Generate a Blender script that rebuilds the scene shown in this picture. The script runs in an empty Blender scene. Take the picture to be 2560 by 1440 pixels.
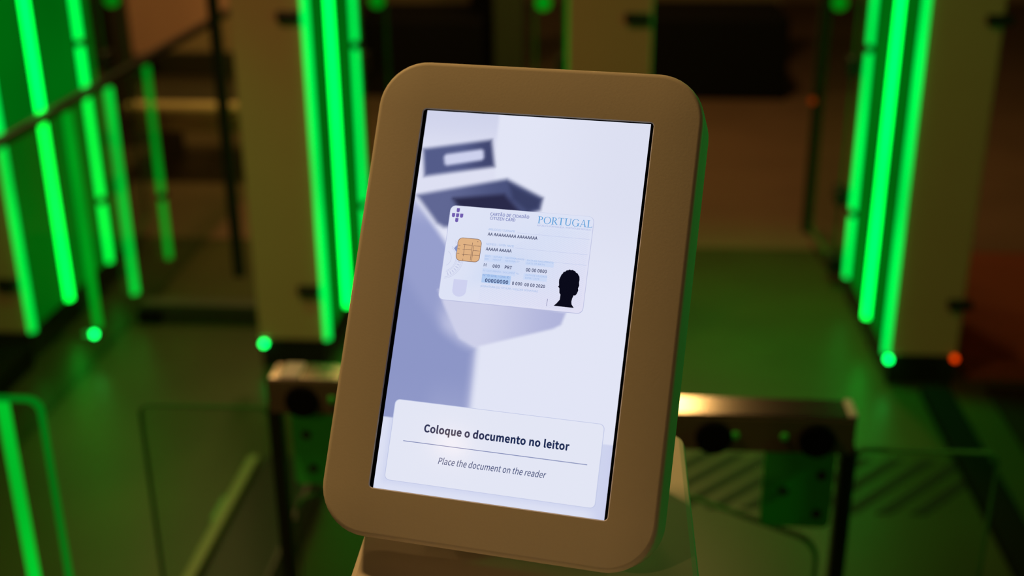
import bpy, bmesh, math, random
from mathutils import Vector, Matrix

random.seed(7)
scene = bpy.context.scene
COL = scene.collection

# ------------------------------------------------------------------ camera
F_PX = 3050.0                      # focal length for a 2560 px wide frame
PITCH = math.atan(F_PX / 7540.0)   # looking down about 22 degrees
ROLL = math.radians(0.456)
YAW = math.radians(4.5)
CAM_H = 1.55
fw = Vector((-math.sin(YAW) * math.cos(PITCH), math.cos(YAW) * math.cos(PITCH), -math.sin(PITCH)))
r0 = Vector((math.cos(YAW), math.sin(YAW), 0.0))
u0 = r0.cross(fw)
rt = r0 * math.cos(ROLL) - u0 * math.sin(ROLL)
up = u0 * math.cos(ROLL) + r0 * math.sin(ROLL)
cam_data = bpy.data.cameras.new('camera')
cam_data.sensor_width = 36.0
cam_data.lens = F_PX / 2560.0 * 36.0
cam_data.clip_start = 0.02
cam_data.clip_end = 60
cam_data.dof.use_dof = True
cam_data.dof.focus_distance = 0.705
cam_data.dof.aperture_fstop = 4.6
cam = bpy.data.objects.new('camera', cam_data)
m = Matrix((rt, up, -fw)).transposed().to_4x4()
m.translation = Vector((0, 0, CAM_H))
cam.matrix_world = m
COL.objects.link(cam)
scene.camera = cam

# ------------------------------------------------------------------ world, lamps, exposure
scene.view_settings.view_transform = 'Standard'
scene.view_settings.look = 'None'
scene.view_settings.gamma = 1.0
scene.view_settings.use_curve_mapping = False
scene.view_settings.exposure = 0.0
world = bpy.data.worlds.new('dim_hall')
scene.world = world
world.use_nodes = True
world.node_tree.nodes['Background'].inputs['Color'].default_value = (1.0, 0.62, 0.26, 1)
world.node_tree.nodes['Background'].inputs['Strength'].default_value = 0.012
WARM = (1.0, 0.56, 0.18)


def disk_lamp(loc, power, size=0.22, color=WARM, spread=180):
    d = bpy.data.lights.new('disk_downlight', 'AREA')
    d.shape = 'DISK'
    d.size = size
    d.energy = power
    d.color = color
    d.spread = math.radians(spread)
    o = bpy.data.objects.new('disk_downlight', d)
    o.location = loc
    COL.objects.link(o)
    return o


# warm downlights of the hall
disk_lamp((-1.10, 1.22, 2.70), 22.5)
disk_lamp((-1.34, -1.68, 2.70), 9, 0.10)
disk_lamp((-1.45, 5.10, 2.70), 30, 0.5)
disk_lamp((0.30, 5.20, 2.70), 24, 0.3)


GREEN_FILL = (0.02, 1.0, 0.10)


def green_fill_light(loc, power):
    """Round green 'lane open' lantern on the gate line."""
    d = bpy.data.lights.new('green_fill_light', 'POINT')
    d.energy = power
    d.color = GREEN_FILL
    d.shadow_soft_size = 0.06
    o = bpy.data.objects.new('green_fill_light', d)
    o.location = loc
    COL.objects.link(o)
    return o


# green fill lights, added to tint the kiosk side and the lane floors
green_fill_light((1.25, 1.30, 1.42), 8)
disk_lamp((0.45, 3.30, 2.30), 5.5, 0.16, GREEN_FILL, 60).name = 'lane_floor_fill'
disk_lamp((-1.28, 2.55, 2.00), 2.0, 0.16, GREEN_FILL, 70).name = 'lane_floor_fill'

# ------------------------------------------------------------------ helpers


def lin(c):
    out = []
    for v in c[:3]:
        v = v / 255.0
        out.append(v / 12.92 if v <= 0.04045 else ((v + 0.055) / 1.055) ** 2.4)
    return tuple(out)


MATS = {}


def mat(name, color=(0.5, 0.5, 0.5), rough=0.5, metal=0.0, spec=0.5, noise=0.0, nscale=40.0, bump=0.0):
    if name in MATS:
        return MATS[name]
    mt = bpy.data.materials.new(name)
    mt.use_nodes = True
    nt = mt.node_tree
    b = nt.nodes['Principled BSDF']
    b.inputs['Base Color'].default_value = (*color, 1)
    b.inputs['Roughness'].default_value = rough
    b.inputs['Metallic'].default_value = metal
    b.inputs['Specular IOR Level'].default_value = spec
    if noise > 0 or bump > 0:
        tc = nt.nodes.new('ShaderNodeTexCoord')
        n = nt.nodes.new('ShaderNodeTexNoise')
        n.inputs['Scale'].default_value = nscale
        n.inputs['Detail'].default_value = 4
        nt.links.new(tc.outputs['Object'], n.inputs['Vector'])
        if noise > 0:
            r = nt.nodes.new('ShaderNodeMapRange')
            r.inputs['To Min'].default_value = 1 - noise
            r.inputs['To Max'].default_value = 1 + noise
            nt.links.new(n.outputs['Fac'], r.inputs['Value'])
            mx = nt.nodes.new('ShaderNodeVectorMath')
            mx.operation = 'SCALE'
            mx.inputs[0].default_value = color
            nt.links.new(r.outputs['Result'], mx.inputs['Scale'])
            nt.links.new(mx.outputs['Vector'], b.inputs['Base Color'])
        if bump > 0:
            bp = nt.nodes.new('ShaderNodeBump')
            bp.inputs['Strength'].default_value = bump
            bp.inputs['Distance'].default_value = 0.001
            nt.links.new(n.outputs['Fac'], bp.inputs['Height'])
            nt.links.new(bp.outputs['Normal'], b.inputs['Normal'])
    MATS[name] = mt
    return mt


def led(name, color, strength):
    if name in MATS:
        return MATS[name]
    mt = bpy.data.materials.new(name)
    mt.use_nodes = True
    nt = mt.node_tree
    nt.nodes.clear()
    out = nt.nodes.new('ShaderNodeOutputMaterial')
    e = nt.nodes.new('ShaderNodeEmission')
    e.inputs['Color'].default_value = (*color, 1)
    e.inputs['Strength'].default_value = strength
    # slow brightness drift along the strip, as the strips have
    tc = nt.nodes.new('ShaderNodeTexCoord')
    n = nt.nodes.new('ShaderNodeTexNoise')
    n.inputs['Scale'].default_value = 2.6
    n.inputs['Detail'].default_value = 1
    r = nt.nodes.new('ShaderNodeMapRange')
    r.inputs['To Min'].default_value = strength * 0.55
    r.inputs['To Max'].default_value = strength * 1.45
    nt.links.new(tc.outputs['Object'], n.inputs['Vector'])
    nt.links.new(n.outputs['Fac'], r.inputs['Value'])
    nt.links.new(r.outputs['Result'], e.inputs['Strength'])
    nt.links.new(e.outputs[0], out.inputs[0])
    MATS[name] = mt
    return mt


def flat_emit(name, rgb):
    """A colour shown on the lit display (flat print of the screen)."""
    if name in MATS:
        return MATS[name]
    mt = bpy.data.materials.new(name)
    mt.use_nodes = True
    nt = mt.node_tree
    nt.nodes.clear()
    out = nt.nodes.new('ShaderNodeOutputMaterial')
    e = nt.nodes.new('ShaderNodeEmission')
    e.inputs['Color'].default_value = (*lin(rgb), 1)
    # a trace of gloss from the cover glass
    g = nt.nodes.new('ShaderNodeBsdfGlossy')
    g.inputs['Color'].default_value = (0.0012, 0.0013, 0.0016, 1)
    g.inputs['Roughness'].default_value = 0.09
    ad = nt.nodes.new('ShaderNodeAddShader')
    nt.links.new(e.outputs[0], ad.inputs[0])
    nt.links.new(g.outputs[0], ad.inputs[1])
    nt.links.new(ad.outputs[0], out.inputs[0])
    MATS[name] = mt
    return mt


def attr_emit(name, attr='Col'):
    if name in MATS:
        return MATS[name]
    mt = bpy.data.materials.new(name)
    mt.use_nodes = True
    nt = mt.node_tree
    nt.nodes.clear()
    out = nt.nodes.new('ShaderNodeOutputMaterial')
    e = nt.nodes.new('ShaderNodeEmission')
    a = nt.nodes.new('ShaderNodeAttribute')
    a.attribute_name = attr
    nt.links.new(a.outputs['Color'], e.inputs['Color'])
    nt.links.new(e.outputs[0], out.inputs[0])
    MATS[name] = mt
    return mt


def glass_mat(name, tint=(0.86, 0.96, 0.88), refl=0.03, rough=0.02):
    if name in MATS:
        return MATS[name]
    mt = bpy.data.materials.new(name)
    mt.use_nodes = True
    nt = mt.node_tree
    nt.nodes.clear()
    out = nt.nodes.new('ShaderNodeOutputMaterial')
    t = nt.nodes.new('ShaderNodeBsdfTransparent')
    t.inputs['Color'].default_value = (*tint, 1)
    g = nt.nodes.new('ShaderNodeBsdfGlossy')
    g.inputs['Roughness'].default_value = rough
    mx = nt.nodes.new('ShaderNodeMixShader')
    mx.inputs[0].default_value = refl
    nt.links.new(t.outputs[0], mx.inputs[1])
    nt.links.new(g.outputs[0], mx.inputs[2])
    nt.links.new(mx.outputs[0], out.inputs[0])
    MATS[name] = mt
    return mt


def mesh_obj(name, verts, faces, material, parent=None, smooth=False):
    me = bpy.data.meshes.new(name)
    L = Vector(parent['base']) if parent is not None and 'base' in parent else Vector((0, 0, 0))
    me.from_pydata([tuple(Vector(v) - L) for v in verts], [], faces)
    me.validate()
    me.update()
    if smooth:
        for p in me.polygons:
            p.use_smooth = True
    o = bpy.data.objects.new(name, me)
    if material:
        me.materials.append(material)
    if parent is not None:
        o.parent = parent
        o['base'] = tuple(L)
    COL.objects.link(o)
    return o


def thing(name, label, cat, base, group=None):
    o = bpy.data.objects.new(name, None)
    o.empty_display_size = 0.1
    o.location = base
    o['base'] = tuple(base)
    o['label'] = label
    o['category'] = cat
    if group:
        o['group'] = group
    COL.objects.link(o)
    return o


def rrect(x0, y0, x1, y1, r, k=6):
    """Rounded rectangle outline, counter-clockwise; r one radius or four (tr, tl, bl, br)."""
    rs = r if isinstance(r, (tuple, list)) else (r,) * 4
    cs = [(x1 - rs[0], y1 - rs[0], 0, rs[0]), (x0 + rs[1], y1 - rs[1], 90, rs[1]),
          (x0 + rs[2], y0 + rs[2], 180, rs[2]), (x1 - rs[3], y0 + rs[3], 270, rs[3])]
    pts = []
    for cx, cy, a, rr in cs:
        for i in range(k + 1):
            t = math.radians(a + 90.0 * i / k)
            pts.append((cx + rr * math.cos(t), cy + rr * math.sin(t)))
    return pts


def loft(rings, closed=False, cap0=False, cap1=False):
    n = len(rings[0])
    verts = [v for r in rings for v in r]
    faces = []
    m_ = len(rings)
    for j in range(m_ if closed else m_ - 1):
        a, b = j * n, ((j + 1) % m_) * n
        for i in range(n):
            i2 = (i + 1) % n
            faces.append((a + i, a + i2, b + i2, b + i))
    if cap0:
        faces.append(tuple(range(n))[::-1])
    if cap1:
        faces.append(tuple(range((m_ - 1) * n, m_ * n)))
    return verts, faces


def fix_normals(o):
    bm = bmesh.new()
    bm.from_mesh(o.data)
    bmesh.ops.recalc_face_normals(bm, faces=bm.faces)
    bm.to_mesh(o.data)
    bm.free()
    return o


def box(name, x0, x1, y0, y1, z0, z1, material, parent=None, bevel=0.0, seg=2):
    bm = bmesh.new()
    vs = [bm.verts.new((x, y, z)) for x in (x0, x1) for y in (y0, y1) for z in (z0, z1)]
    for f in ((0, 1, 3, 2), (4, 6, 7, 5), (0, 4, 5, 1), (2, 3, 7, 6), (0, 2, 6, 4), (1, 5, 7, 3)):
        bm.faces.new([vs[i] for i in f])
    bmesh.ops.recalc_face_normals(bm, faces=bm.faces)
    if bevel > 0:
        bmesh.ops.bevel(bm, geom=list(bm.edges), offset=bevel, segments=seg, affect='EDGES', profile=0.5)
    verts = [v.co.copy() for v in bm.verts]
    bm.verts.index_update()
    faces = [[v.index for v in f.verts] for f in bm.faces]
    bm.free()
    return mesh_obj(name, verts, faces, material, parent)


def disc(name, c, axis, r, depth, material, parent=None, n=28, r2=None):
    """Short round boss: centre of its back at c, pointing along axis."""
    a = Vector(axis).normalized()
    u = a.orthogonal().normalized()
    v = a.cross(u)
    c = Vector(c)
    rings = []
    prof = [(r, 0.0), (r, depth * 0.75), ((r2 or r * 0.9), depth)]
    for rr, d in prof:
        rings.append([c + a * d + (u * math.cos(2 * math.pi * i / n) + v * math.sin(2 * math.pi * i / n)) * rr for i in range(n)])
    vs, fs = loft(rings, cap0=True, cap1=True)
    return fix_normals(mesh_obj(name, vs, fs, material, parent))


def extrude_poly(name, pts, frame, t0, t1, material, parent=None):
    """pts in 2-D (a, b); frame = (origin, ea, eb, en); solid between t0 and t1 along en."""
    o, ea, eb, en = [Vector(x) for x in frame]
    r0_ = [o + ea * a + eb * b + en * t0 for a, b in pts]
    r1_ = [o + ea * a + eb * b + en * t1 for a, b in pts]
    vs, fs = loft([r0_, r1_], cap0=True, cap1=True)
    return fix_normals(mesh_obj(name, vs, fs, material, parent))


def rim_poly(name, pts, frame, t0, t1, w, material, parent=None):
    """Thin frame that follows an outline: the polished rim of a glass pane."""
    o, ea, eb, en = [Vector(x) for x in frame]
    n = len(pts)
    inner = []
    for i in range(n):
        p0, p1, p2 = Vector(pts[i - 1]), Vector(pts[i]), Vector(pts[(i + 1) % n])
        d1 = (p1 - p0).normalized() if (p1 - p0).length > 1e-9 else Vector((0, 0))
        d2 = (p2 - p1).normalized() if (p2 - p1).length > 1e-9 else d1
        nn = Vector((-(d1 + d2).y, (d1 + d2).x))
        nn = nn.normalized() if nn.length > 1e-9 else Vector((0, 1))
        inner.append(tuple(p1 + nn * w))
    P = lambda q, t: o + ea * q[0] + eb * q[1] + en * t
    rings = [[P(q, t0) for q in pts], [P(q, t1) for q in pts], [P(q, t1) for q in inner], [P(q, t0) for q in inner]]
    vs, fs = loft(rings, closed=True)
    return fix_normals(mesh_obj(name, vs, fs, material, parent))


# ------------------------------------------------------------------ materials
M_FLOOR = mat('floor_stone', (0.040, 0.046, 0.010), 0.36, spec=0.5, noise=0.35, nscale=3.0)
M_FLOOR2 = mat('floor_brown', (0.13, 0.080, 0.048), 0.5, spec=0.3, noise=0.25, nscale=2.0)
M_WALL = mat('wall_brown', (0.30, 0.20, 0.13), 0.8, noise=0.15, nscale=2.0)
M_CAB = mat('cabinet_paint', (0.50, 0.345, 0.20), 0.45, spec=0.3, noise=0.05, nscale=6)
M_DARK = mat('dark_metal', (0.012, 0.012, 0.010), 0.35, spec=0.4)
M_BLACK = mat('black_rubber', (0.004, 0.004, 0.004), 0.7, spec=0.1)
M_STEEL = mat('brushed_steel', (0.26, 0.235, 0.20), 0.17, metal=1.0, noise=0.06, nscale=90)
M_STEELD = mat('dull_steel', (0.13, 0.12, 0.10), 0.40, metal=1.0)
M_ACRYL = None
M_BEZEL = mat('bezel_plastic', (0.74, 0.70, 0.62), 0.55, spec=0.25, noise=0.015, nscale=700, bump=0.05)
M_PED = mat('pedestal_paint', (0.74, 0.68, 0.62), 0.6, spec=0.12)
M_GLASS = glass_mat('clear_glass')
M_GLASS_FENCE = glass_mat('fence_glass', tint=(0.80, 0.92, 0.80), refl=0.04)
M_EDGE = mat('glass_rim', (0.035, 0.15, 0.035), 0.6, spec=0.1)
GREEN = (0.0, 1.0, 0.055)
M_LED_HI = led('led_green_bright', GREEN, 4.6)
M_ACRYL = led('edge_lit_panel', (0.0, 1.0, 0.03), 0.13)
M_LED_MID = led('led_green', (0.0, 1.0, 0.085), 1.25)
M_LED_BACK = led('led_green_back', (0.0, 1.0, 0.07), 1.7)
M_LED_LO = led('led_green_soft', (0.0, 1.0, 0.05), 0.45)
M_DOT = led('indicator_green', (0.0, 1.0, 0.10), 9.0)
M_CLAMP_GLOW = led('clamp_green_glow', (0.0, 1.0, 0.02), 0.22)
M_RED = led('indicator_red', (1.0, 0.06, 0.0), 1.6)
M_REDLO = led('indicator_red_dim', (1.0, 0.12, 0.0), 0.22)

# ------------------------------------------------------------------ setting
floor = box('floor', -6.0, 5.0, -3.0, 11.0, -0.10, 0.0, M_FLOOR)
floor['kind'] = 'structure'
f2 = box('floor', -6.0, 5.0, 4.25, 9.99, -0.002, 0.002, M_FLOOR2)
f2['kind'] = 'structure'
wb = box('wall_back', -6.0, 5.0, 10.0, 10.15, 0.0, 3.0, M_WALL)
wb['kind'] = 'structure'

# diagonal dark stripes on the floor of the right-hand lane
M_STRIPE = mat('floor_stripe', (0.018, 0.014, 0.008), 0.6, spec=0.2)
for i in range(10):
    x = 0.02 + i * 0.078
    pts = [(x, 2.48), (x + 0.036, 2.48), (x + 0.036 + 0.24, 2.73), (x + 0.24, 2.73)]
    extrude_poly('floor_stripe', pts, ((0, 0, 0), (1, 0, 0), (0, 1, 0), (0, 0, 1)), 0.0, 0.003, M_STRIPE, floor)

# ------------------------------------------------------------------ gate cabinets with LED strips
STRIP_Y = (3.175, 3.415, 3.745)
CAB_Y0, CAB_Y1, CAB_TOP = 3.16, 3.86, 1.70


def led_strip(parent, x, y, z0, z1, s, material, w=0.031, name='led_strip', out=0.016):
    """Half-round diffuser tube standing proud of a side face; s = outward x direction."""
    n = 10
    ring = []
    for i in range(n + 1):
        a = math.pi * i / n
        ring.append((out * math.sin(a) * s, -w / 2 * math.cos(a)))
    rings = [[(x + dx, y + dy, z) for dx, dy in ring] for z in (z0, z1)]
    vs, fs = loft(rings, cap0=True, cap1=True)
    o = fix_normals(mesh_obj(name, vs, fs, material, parent))
    return o


def cabinet(x0, x1, label, side, mats3, hinge_x, dot=None, red=None, profile_x=None, leaf=None):
    base = ((x0 + x1) / 2, CAB_Y0, 0.0)
    t = thing('gate_cabinet', label, 'gate', base, 'gate cabinets in a row behind the kiosk')
    box('body', x0, x1, CAB_Y0, CAB_Y1, 0.09, CAB_TOP, M_CAB, t, bevel=0.006)
    box('plinth', x0 + 0.004, x1 - 0.004, CAB_Y0 + 0.004, CAB_Y1 - 0.004, 0.0, 0.088, M_DARK, t)
    box('top_cap', x0 - 0.006, x1 + 0.006, CAB_Y0 - 0.006, CAB_Y1 + 0.006, CAB_TOP, CAB_TOP + 0.02, M_DARK, t, bevel=0.004)
    if side:
        xs = x1 if side > 0 else x0
        a, b = (xs, xs + 0.006 * side) if side > 0 else (xs + 0.006 * side, xs)
        box('side_panel', min(a, b), max(a, b), CAB_Y0 + 0.002, CAB_Y1 - 0.005, 0.10, CAB_TOP - 0.01, M_ACRYL, t)
        xs += 0.006 * side
        for i, y in enumerate(STRIP_Y):
            st = led_strip(t, xs - (0.007 * side if i == 0 else 0), y - (0.008 if i == 0 else 0), 0.095, CAB_TOP - 0.03, side, mats3[i])
            if i == 2:
                for z in (0.315, 0.835):
                    cl = box('clamp', xs - 0.001 if side > 0 else xs - 0.021, xs + 0.021 if side > 0 else xs + 0.001,
                             y - 0.023, y + 0.023, z - 0.011, z + 0.011, M_DARK, st, bevel=0.003)
    for z in (0.25, 1.02):
        h = box('hinge', hinge_x - 0.032, hinge_x + 0.032, CAB_Y0 - 0.022, CAB_Y0 + 0.004, z - 0.013, z + 0.013, M_DARK, t, bevel=0.004)
    if profile_x is not None:
        box('edge_profile', profile_x - 0.014, profile_x + 0.014, CAB_Y0 + 0.0, CAB_Y0 + 0.03, 0.28, CAB_TOP - 0.05, M_DARK, t, bevel=0.004)
    if dot is not None:
        disc('indicator_lamp', (dot, CAB_Y0 + 0.002, 0.078), (0, -1, 0), 0.0085, 0.010, M_DOT, t, n=16)
    if red is not None:
        disc('indicator_lamp', (red, CAB_Y0 + 0.002, 0.085), (0, -1, 0), 0.008, 0.010, M_RED, t, n=16)
    if leaf:
        (ax, ay), (bx, by) = leaf
        d = Vector((bx - ax, by - ay, 0))
        ln = d.length
        d.normalize()
        nrm = Vector((-d.y, d.x, 0))
        out = rrect(0.03, 0.06, ln, 1.55, 0.03, 5)
        fr = ((ax, ay, 0), d, (0, 0, 1), nrm)
        lf = extrude_poly('glass_leaf', out, fr, -0.005, 0.005, M_GLASS, t)
        rim_poly('glass_rim', out, fr, -0.0056, 0.0056, 0.006, M_EDGE, lf)
        for z in (0.07, 0.31, 0.74, 1.3):
            p = Vector((ax, ay, z)) + d * 0.04
            box('leaf_clamp', p.x - 0.022, p.x + 0.022, p.y - 0.035, p.y + 0.035, z - 0.03, z + 0.03, M_DARK, lf, bevel=0.006)
        q = Vector((ax, ay, 0.90)) + d * (ln * 0.72)
        sx = 1 if q.x < 0.02 else -1
        disc('clamp_glow_disc', (q.x, q.y - 0.01, q.z), (0, -1, 0), 0.026, 0.012, M_CLAMP_GLOW, lf, n=20)  # glowing disc stands in for green light reflected by the leaf's top clamp
    return t


cabinet(-1.865, -1.670, 'green lit gate cabinet at the far left, cut by the photo edge', 1, (M_LED_MID, M_LED_HI, M_LED_BACK), -1.71,
        leaf=((-1.66, 3.90), (-1.74, 4.32)))
cabinet(-0.985, -0.790, 'olive gate cabinet with three green strips directly left of the kiosk screen', 1, (M_LED_MID, M_LED_HI, M_LED_MID), -0.825,
        dot=-0.972, profile_x=-1.03, leaf=((-0.80, 3.90), (-0.78, 4.32)))
mid = cabinet(-0.098, 0.118, 'olive gate cabinet rising behind the top edge of the kiosk screen', 0, None, 0.078,
        leaf=((-0.12, 3.90), (-0.25, 4.28)))
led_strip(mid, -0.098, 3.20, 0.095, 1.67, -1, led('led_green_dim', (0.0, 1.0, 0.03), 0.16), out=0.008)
right_cab = cabinet(0.803, 0.992, 'olive gate cabinet with three green strips and a red lamp, rightmost', -1, (M_LED_MID, M_LED_HI, M_LED_MID), 0.978,
        dot=0.806, red=0.986, leaf=((0.79, 3.90), (0.765, 4.32)))

# ------------------------------------------------------------------ low glass fence in the left lane
t = thing('glass_fence', 'low glass lane fence with a dark rail and green strips, left of the photo', 'fence', (-1.49, 3.6, 0))
fr = ((-1.49, 2.60, 0), (0, 1, 0), (0, 0, 1), (1, 0, 0))
pane = extrude_poly('glass_pane', rrect(0, 0.0, 2.2, 0.75, 0.01, 3), fr, -0.005, 0.005, M_GLASS_FENCE, t)
box('rail', -1.503, -1.477, 2.58, 4.82, 0.750, 0.776, M_DARK, t, bevel=0.004)
led_strip(t, -1.485, 3.20, 0.10, 0.745, 1, led('led_green_faint', (0, 1, 0.03), 0.33), 0.036)
led_strip(t, -1.485, 3.50, 0.085, 0.745, 1, led('led_green_b', (0.0, 1.0, 0.055), 0.72), 0.042)
led_strip(t, -1.485, 3.82, 0.085, 0.745, 1, led('led_green_c', (0.0, 1.0, 0.035), 0.30), 0.036)
box('clamp', -1.487, -1.464, 3.795, 3.845, 0.297, 0.319, M_DARK, t, bevel=0.003)
disc('indicator_lamp', (-1.485, 3.175, 0.088), (0.5, -1, 0), 0.0085, 0.010, M_DOT, t, n=16)

# threshold bar across the left lane
t = thing('threshold_bar', 'dark low threshold bar across the left lane floor', 'threshold', (-1.28, 3.5, 0))
box('bar', -1.46, -1.00, 3.47, 3.53, 0.0, 0.062, mat('olive_dark', (0.03, 0.035, 0.015), 0.5), t, bevel=0.008)
box('end_block', -1.465, -1.39, 3.45, 3.55, 0.0, 0.045, M_BLACK, t, bevel=0.006)

# ------------------------------------------------------------------ floor kerbs in front of the cabinets
t = thing('floor_kerb', 'black floor kerb with pale metal trim left of the kiosk pedestal', 'kerb', (-0.74, 2.0, 0))
box('core', -0.80, -0.655, 1.40, 2.52, 0.0, 0.085, M_DARK, t, bevel=0.01)
box('trim', -0.832, -0.806, 1.40, 2.50, 0.0, 0.092, mat('trim_metal', (0.30, 0.24, 0.14), 0.4), t, bevel=0.006)
for y in (1.98, 2.36):  # low blocks whose pale green stands in for a blurred reflection
    box('reflection_block', -0.875, -0.836, y - 0.05, y + 0.05, 0.0, 0.03, mat('reflection_green', (0.20, 0.30, 0.14), 0.5), t, bevel=0.004)
t = thing('floor_kerb', 'dark floor kerb leading to the rightmost cabinet', 'kerb', (0.92, 2.2, 0))
box('core', 0.885, 0.965, 1.20, 3.10, 0.0, 0.03, mat('kerb_black', (0.008, 0.008, 0.006), 0.9, spec=0.05), t, bevel=0.008)
t = thing('floor_sheet', 'dark floor mat at the right edge of the photo', 'mat', (1.6, 2.4, 0))
box('pile', 1.075, 2.2, 0.8, 3.14, 0.0, 0.012, mat('mat_pile', (0.02, 0.010, 0.006), 0.9, spec=0.1, noise=0.3, nscale=200), t, bevel=0.003)

t = thing('floor_sheet', 'red-brown floor glow patch beside the rightmost cabinet', 'mat', (1.7, 3.7, 0))
box('pile', 1.04, 2.6, 3.19, 4.24, 0.0, 0.010, mat('glow_red', (0.16, 0.045, 0.02), 0.9, spec=0.1, noise=0.3, nscale=200), t, bevel=0.003)  # red glow on the floor, put into this sheet's colour
t = thing('floor_kerb', 'dark floor kerb in front of the far left cabinet', 'kerb', (-1.72, 2.6, 0))
box('core', -1.86, -1.655, 2.10, 3.13, 0.0, 0.07, mat('kerb_black'), t, bevel=0.008)

# red standby strip of the closed lane beyond the rightmost cabinet
box('strip_housing', 0.993, 1.001, 3.38, 3.44, 0.10, 1.4, M_DARK, right_cab)
led_strip(right_cab, 1.0015, 3.41, 0.12, 1.38, 1, led('led_red', (1.0, 0.12, 0.0), 2.0), 0.036, 'red_strip')

# ------------------------------------------------------------------ background furniture
t = thing('counter', 'black low counter on the brown floor behind the right lane', 'counter', (0.6, 6.8, 0))
box('cabinet_front', 0.10, 0.97, 6.60, 7.20, 0.0, 0.44, M_BLACK, t, bevel=0.01)
box('back_panel', 0.10, 1.00, 7.22, 7.30, 0.0, 0.95, mat('brown_laminate', (0.10, 0.075, 0.035), 0.5), t, bevel=0.01)
t = thing('counter', 'black low counter behind the lane left of the kiosk top', 'counter', (-0.9, 6.8, 0))
box('cabinet_front', -1.35, -0.66, 6.60, 7.20, 0.0, 0.42, M_BLACK, t, bevel=0.01)
box('back_panel', -1.35, -0.78, 7.22, 7.30, 0.0, 0.95, mat('brown_laminate'), t, bevel=0.01)
box('dark_side', -0.78, -0.62, 7.00, 7.30, 0.0, 0.95, M_BLACK, t, bevel=0.01)
t = thing('column', 'dark green square column behind the kiosk top edge', 'column', (-0.53, 6.7, 0))
box('shaft', -0.61, -0.44, 6.60, 6.78, 0.06, 2.6, mat('column_green', (0.03, 0.045, 0.012), 0.6), t, bevel=0.015)
box('foot', -0.63, -0.42, 6.58, 6.80, 0.0, 0.06, M_DARK, t, bevel=0.01)
t = thing('column', 'dark brown round column standing beyond the left glass fence', 'column', (-2.29, 5.6, 0))
for nm, rr, z0, z1 in (('shaft', 0.068, 0.05, 2.6), ('foot', 0.085, 0.0, 0.05)):
    ring = lambda z: [(-2.29 + rr * math.cos(2 * math.pi * i / 24), 5.58 + rr * math.sin(2 * math.pi * i / 24), z) for i in range(24)]
    vs, fs = loft([ring(z0), ring(z1)], cap0=True, cap1=True)
    fix_normals(mesh_obj(nm, vs, fs, mat('column_brown', (0.03, 0.018, 0.008), 0.6), t))
t = thing('bench', 'brown slatted bench seen between the left fence and the cabinet', 'bench', (-1.8, 5.2, 0))
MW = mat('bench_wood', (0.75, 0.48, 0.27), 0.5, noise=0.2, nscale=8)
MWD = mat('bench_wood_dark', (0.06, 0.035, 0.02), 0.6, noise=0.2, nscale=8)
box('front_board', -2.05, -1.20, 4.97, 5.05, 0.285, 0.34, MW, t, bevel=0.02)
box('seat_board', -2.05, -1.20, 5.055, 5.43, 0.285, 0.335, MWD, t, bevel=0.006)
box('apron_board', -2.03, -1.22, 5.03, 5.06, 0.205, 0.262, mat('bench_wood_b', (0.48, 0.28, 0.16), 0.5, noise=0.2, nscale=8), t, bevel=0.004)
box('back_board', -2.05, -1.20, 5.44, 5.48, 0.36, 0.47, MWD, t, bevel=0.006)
for x in (-1.98, -1.28):
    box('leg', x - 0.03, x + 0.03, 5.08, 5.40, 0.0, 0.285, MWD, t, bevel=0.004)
t = thing('partition', 'warm brown partition panel at the back beyond the left lane', 'partition', (-2.5, 7.1, 0))
box('panel', -2.80, -2.02, 7.00, 7.06, 0.14, 1.9, mat('partition_tan', (0.70, 0.42, 0.27), 0.6, noise=0.1, nscale=3), t, bevel=0.006)
for x in (-2.74, -2.08):
    box('foot', x - 0.03, x + 0.03, 6.93, 7.13, 0.0, 0.14, M_DARK, t)

# far glass post with a red lamp in the right lane
t = thing('lane_post', 'thin dark post with a small red lamp, far in the right lane', 'post', (0.77, 4.45, 0))
box('shaft', 0.755, 0.785, 4.44, 4.47, 0.0, 1.3, mat('post_dark', (0.025, 0.045, 0.015), 0.5), t, bevel=0.004)
disc('lamp', (0.752, 4.44, 0.509), (0, -1, 0), 0.012, 0.008, M_REDLO, t, n=16)

# ------------------------------------------------------------------ low swing gates either side of the kiosk
GY = {}


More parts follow.
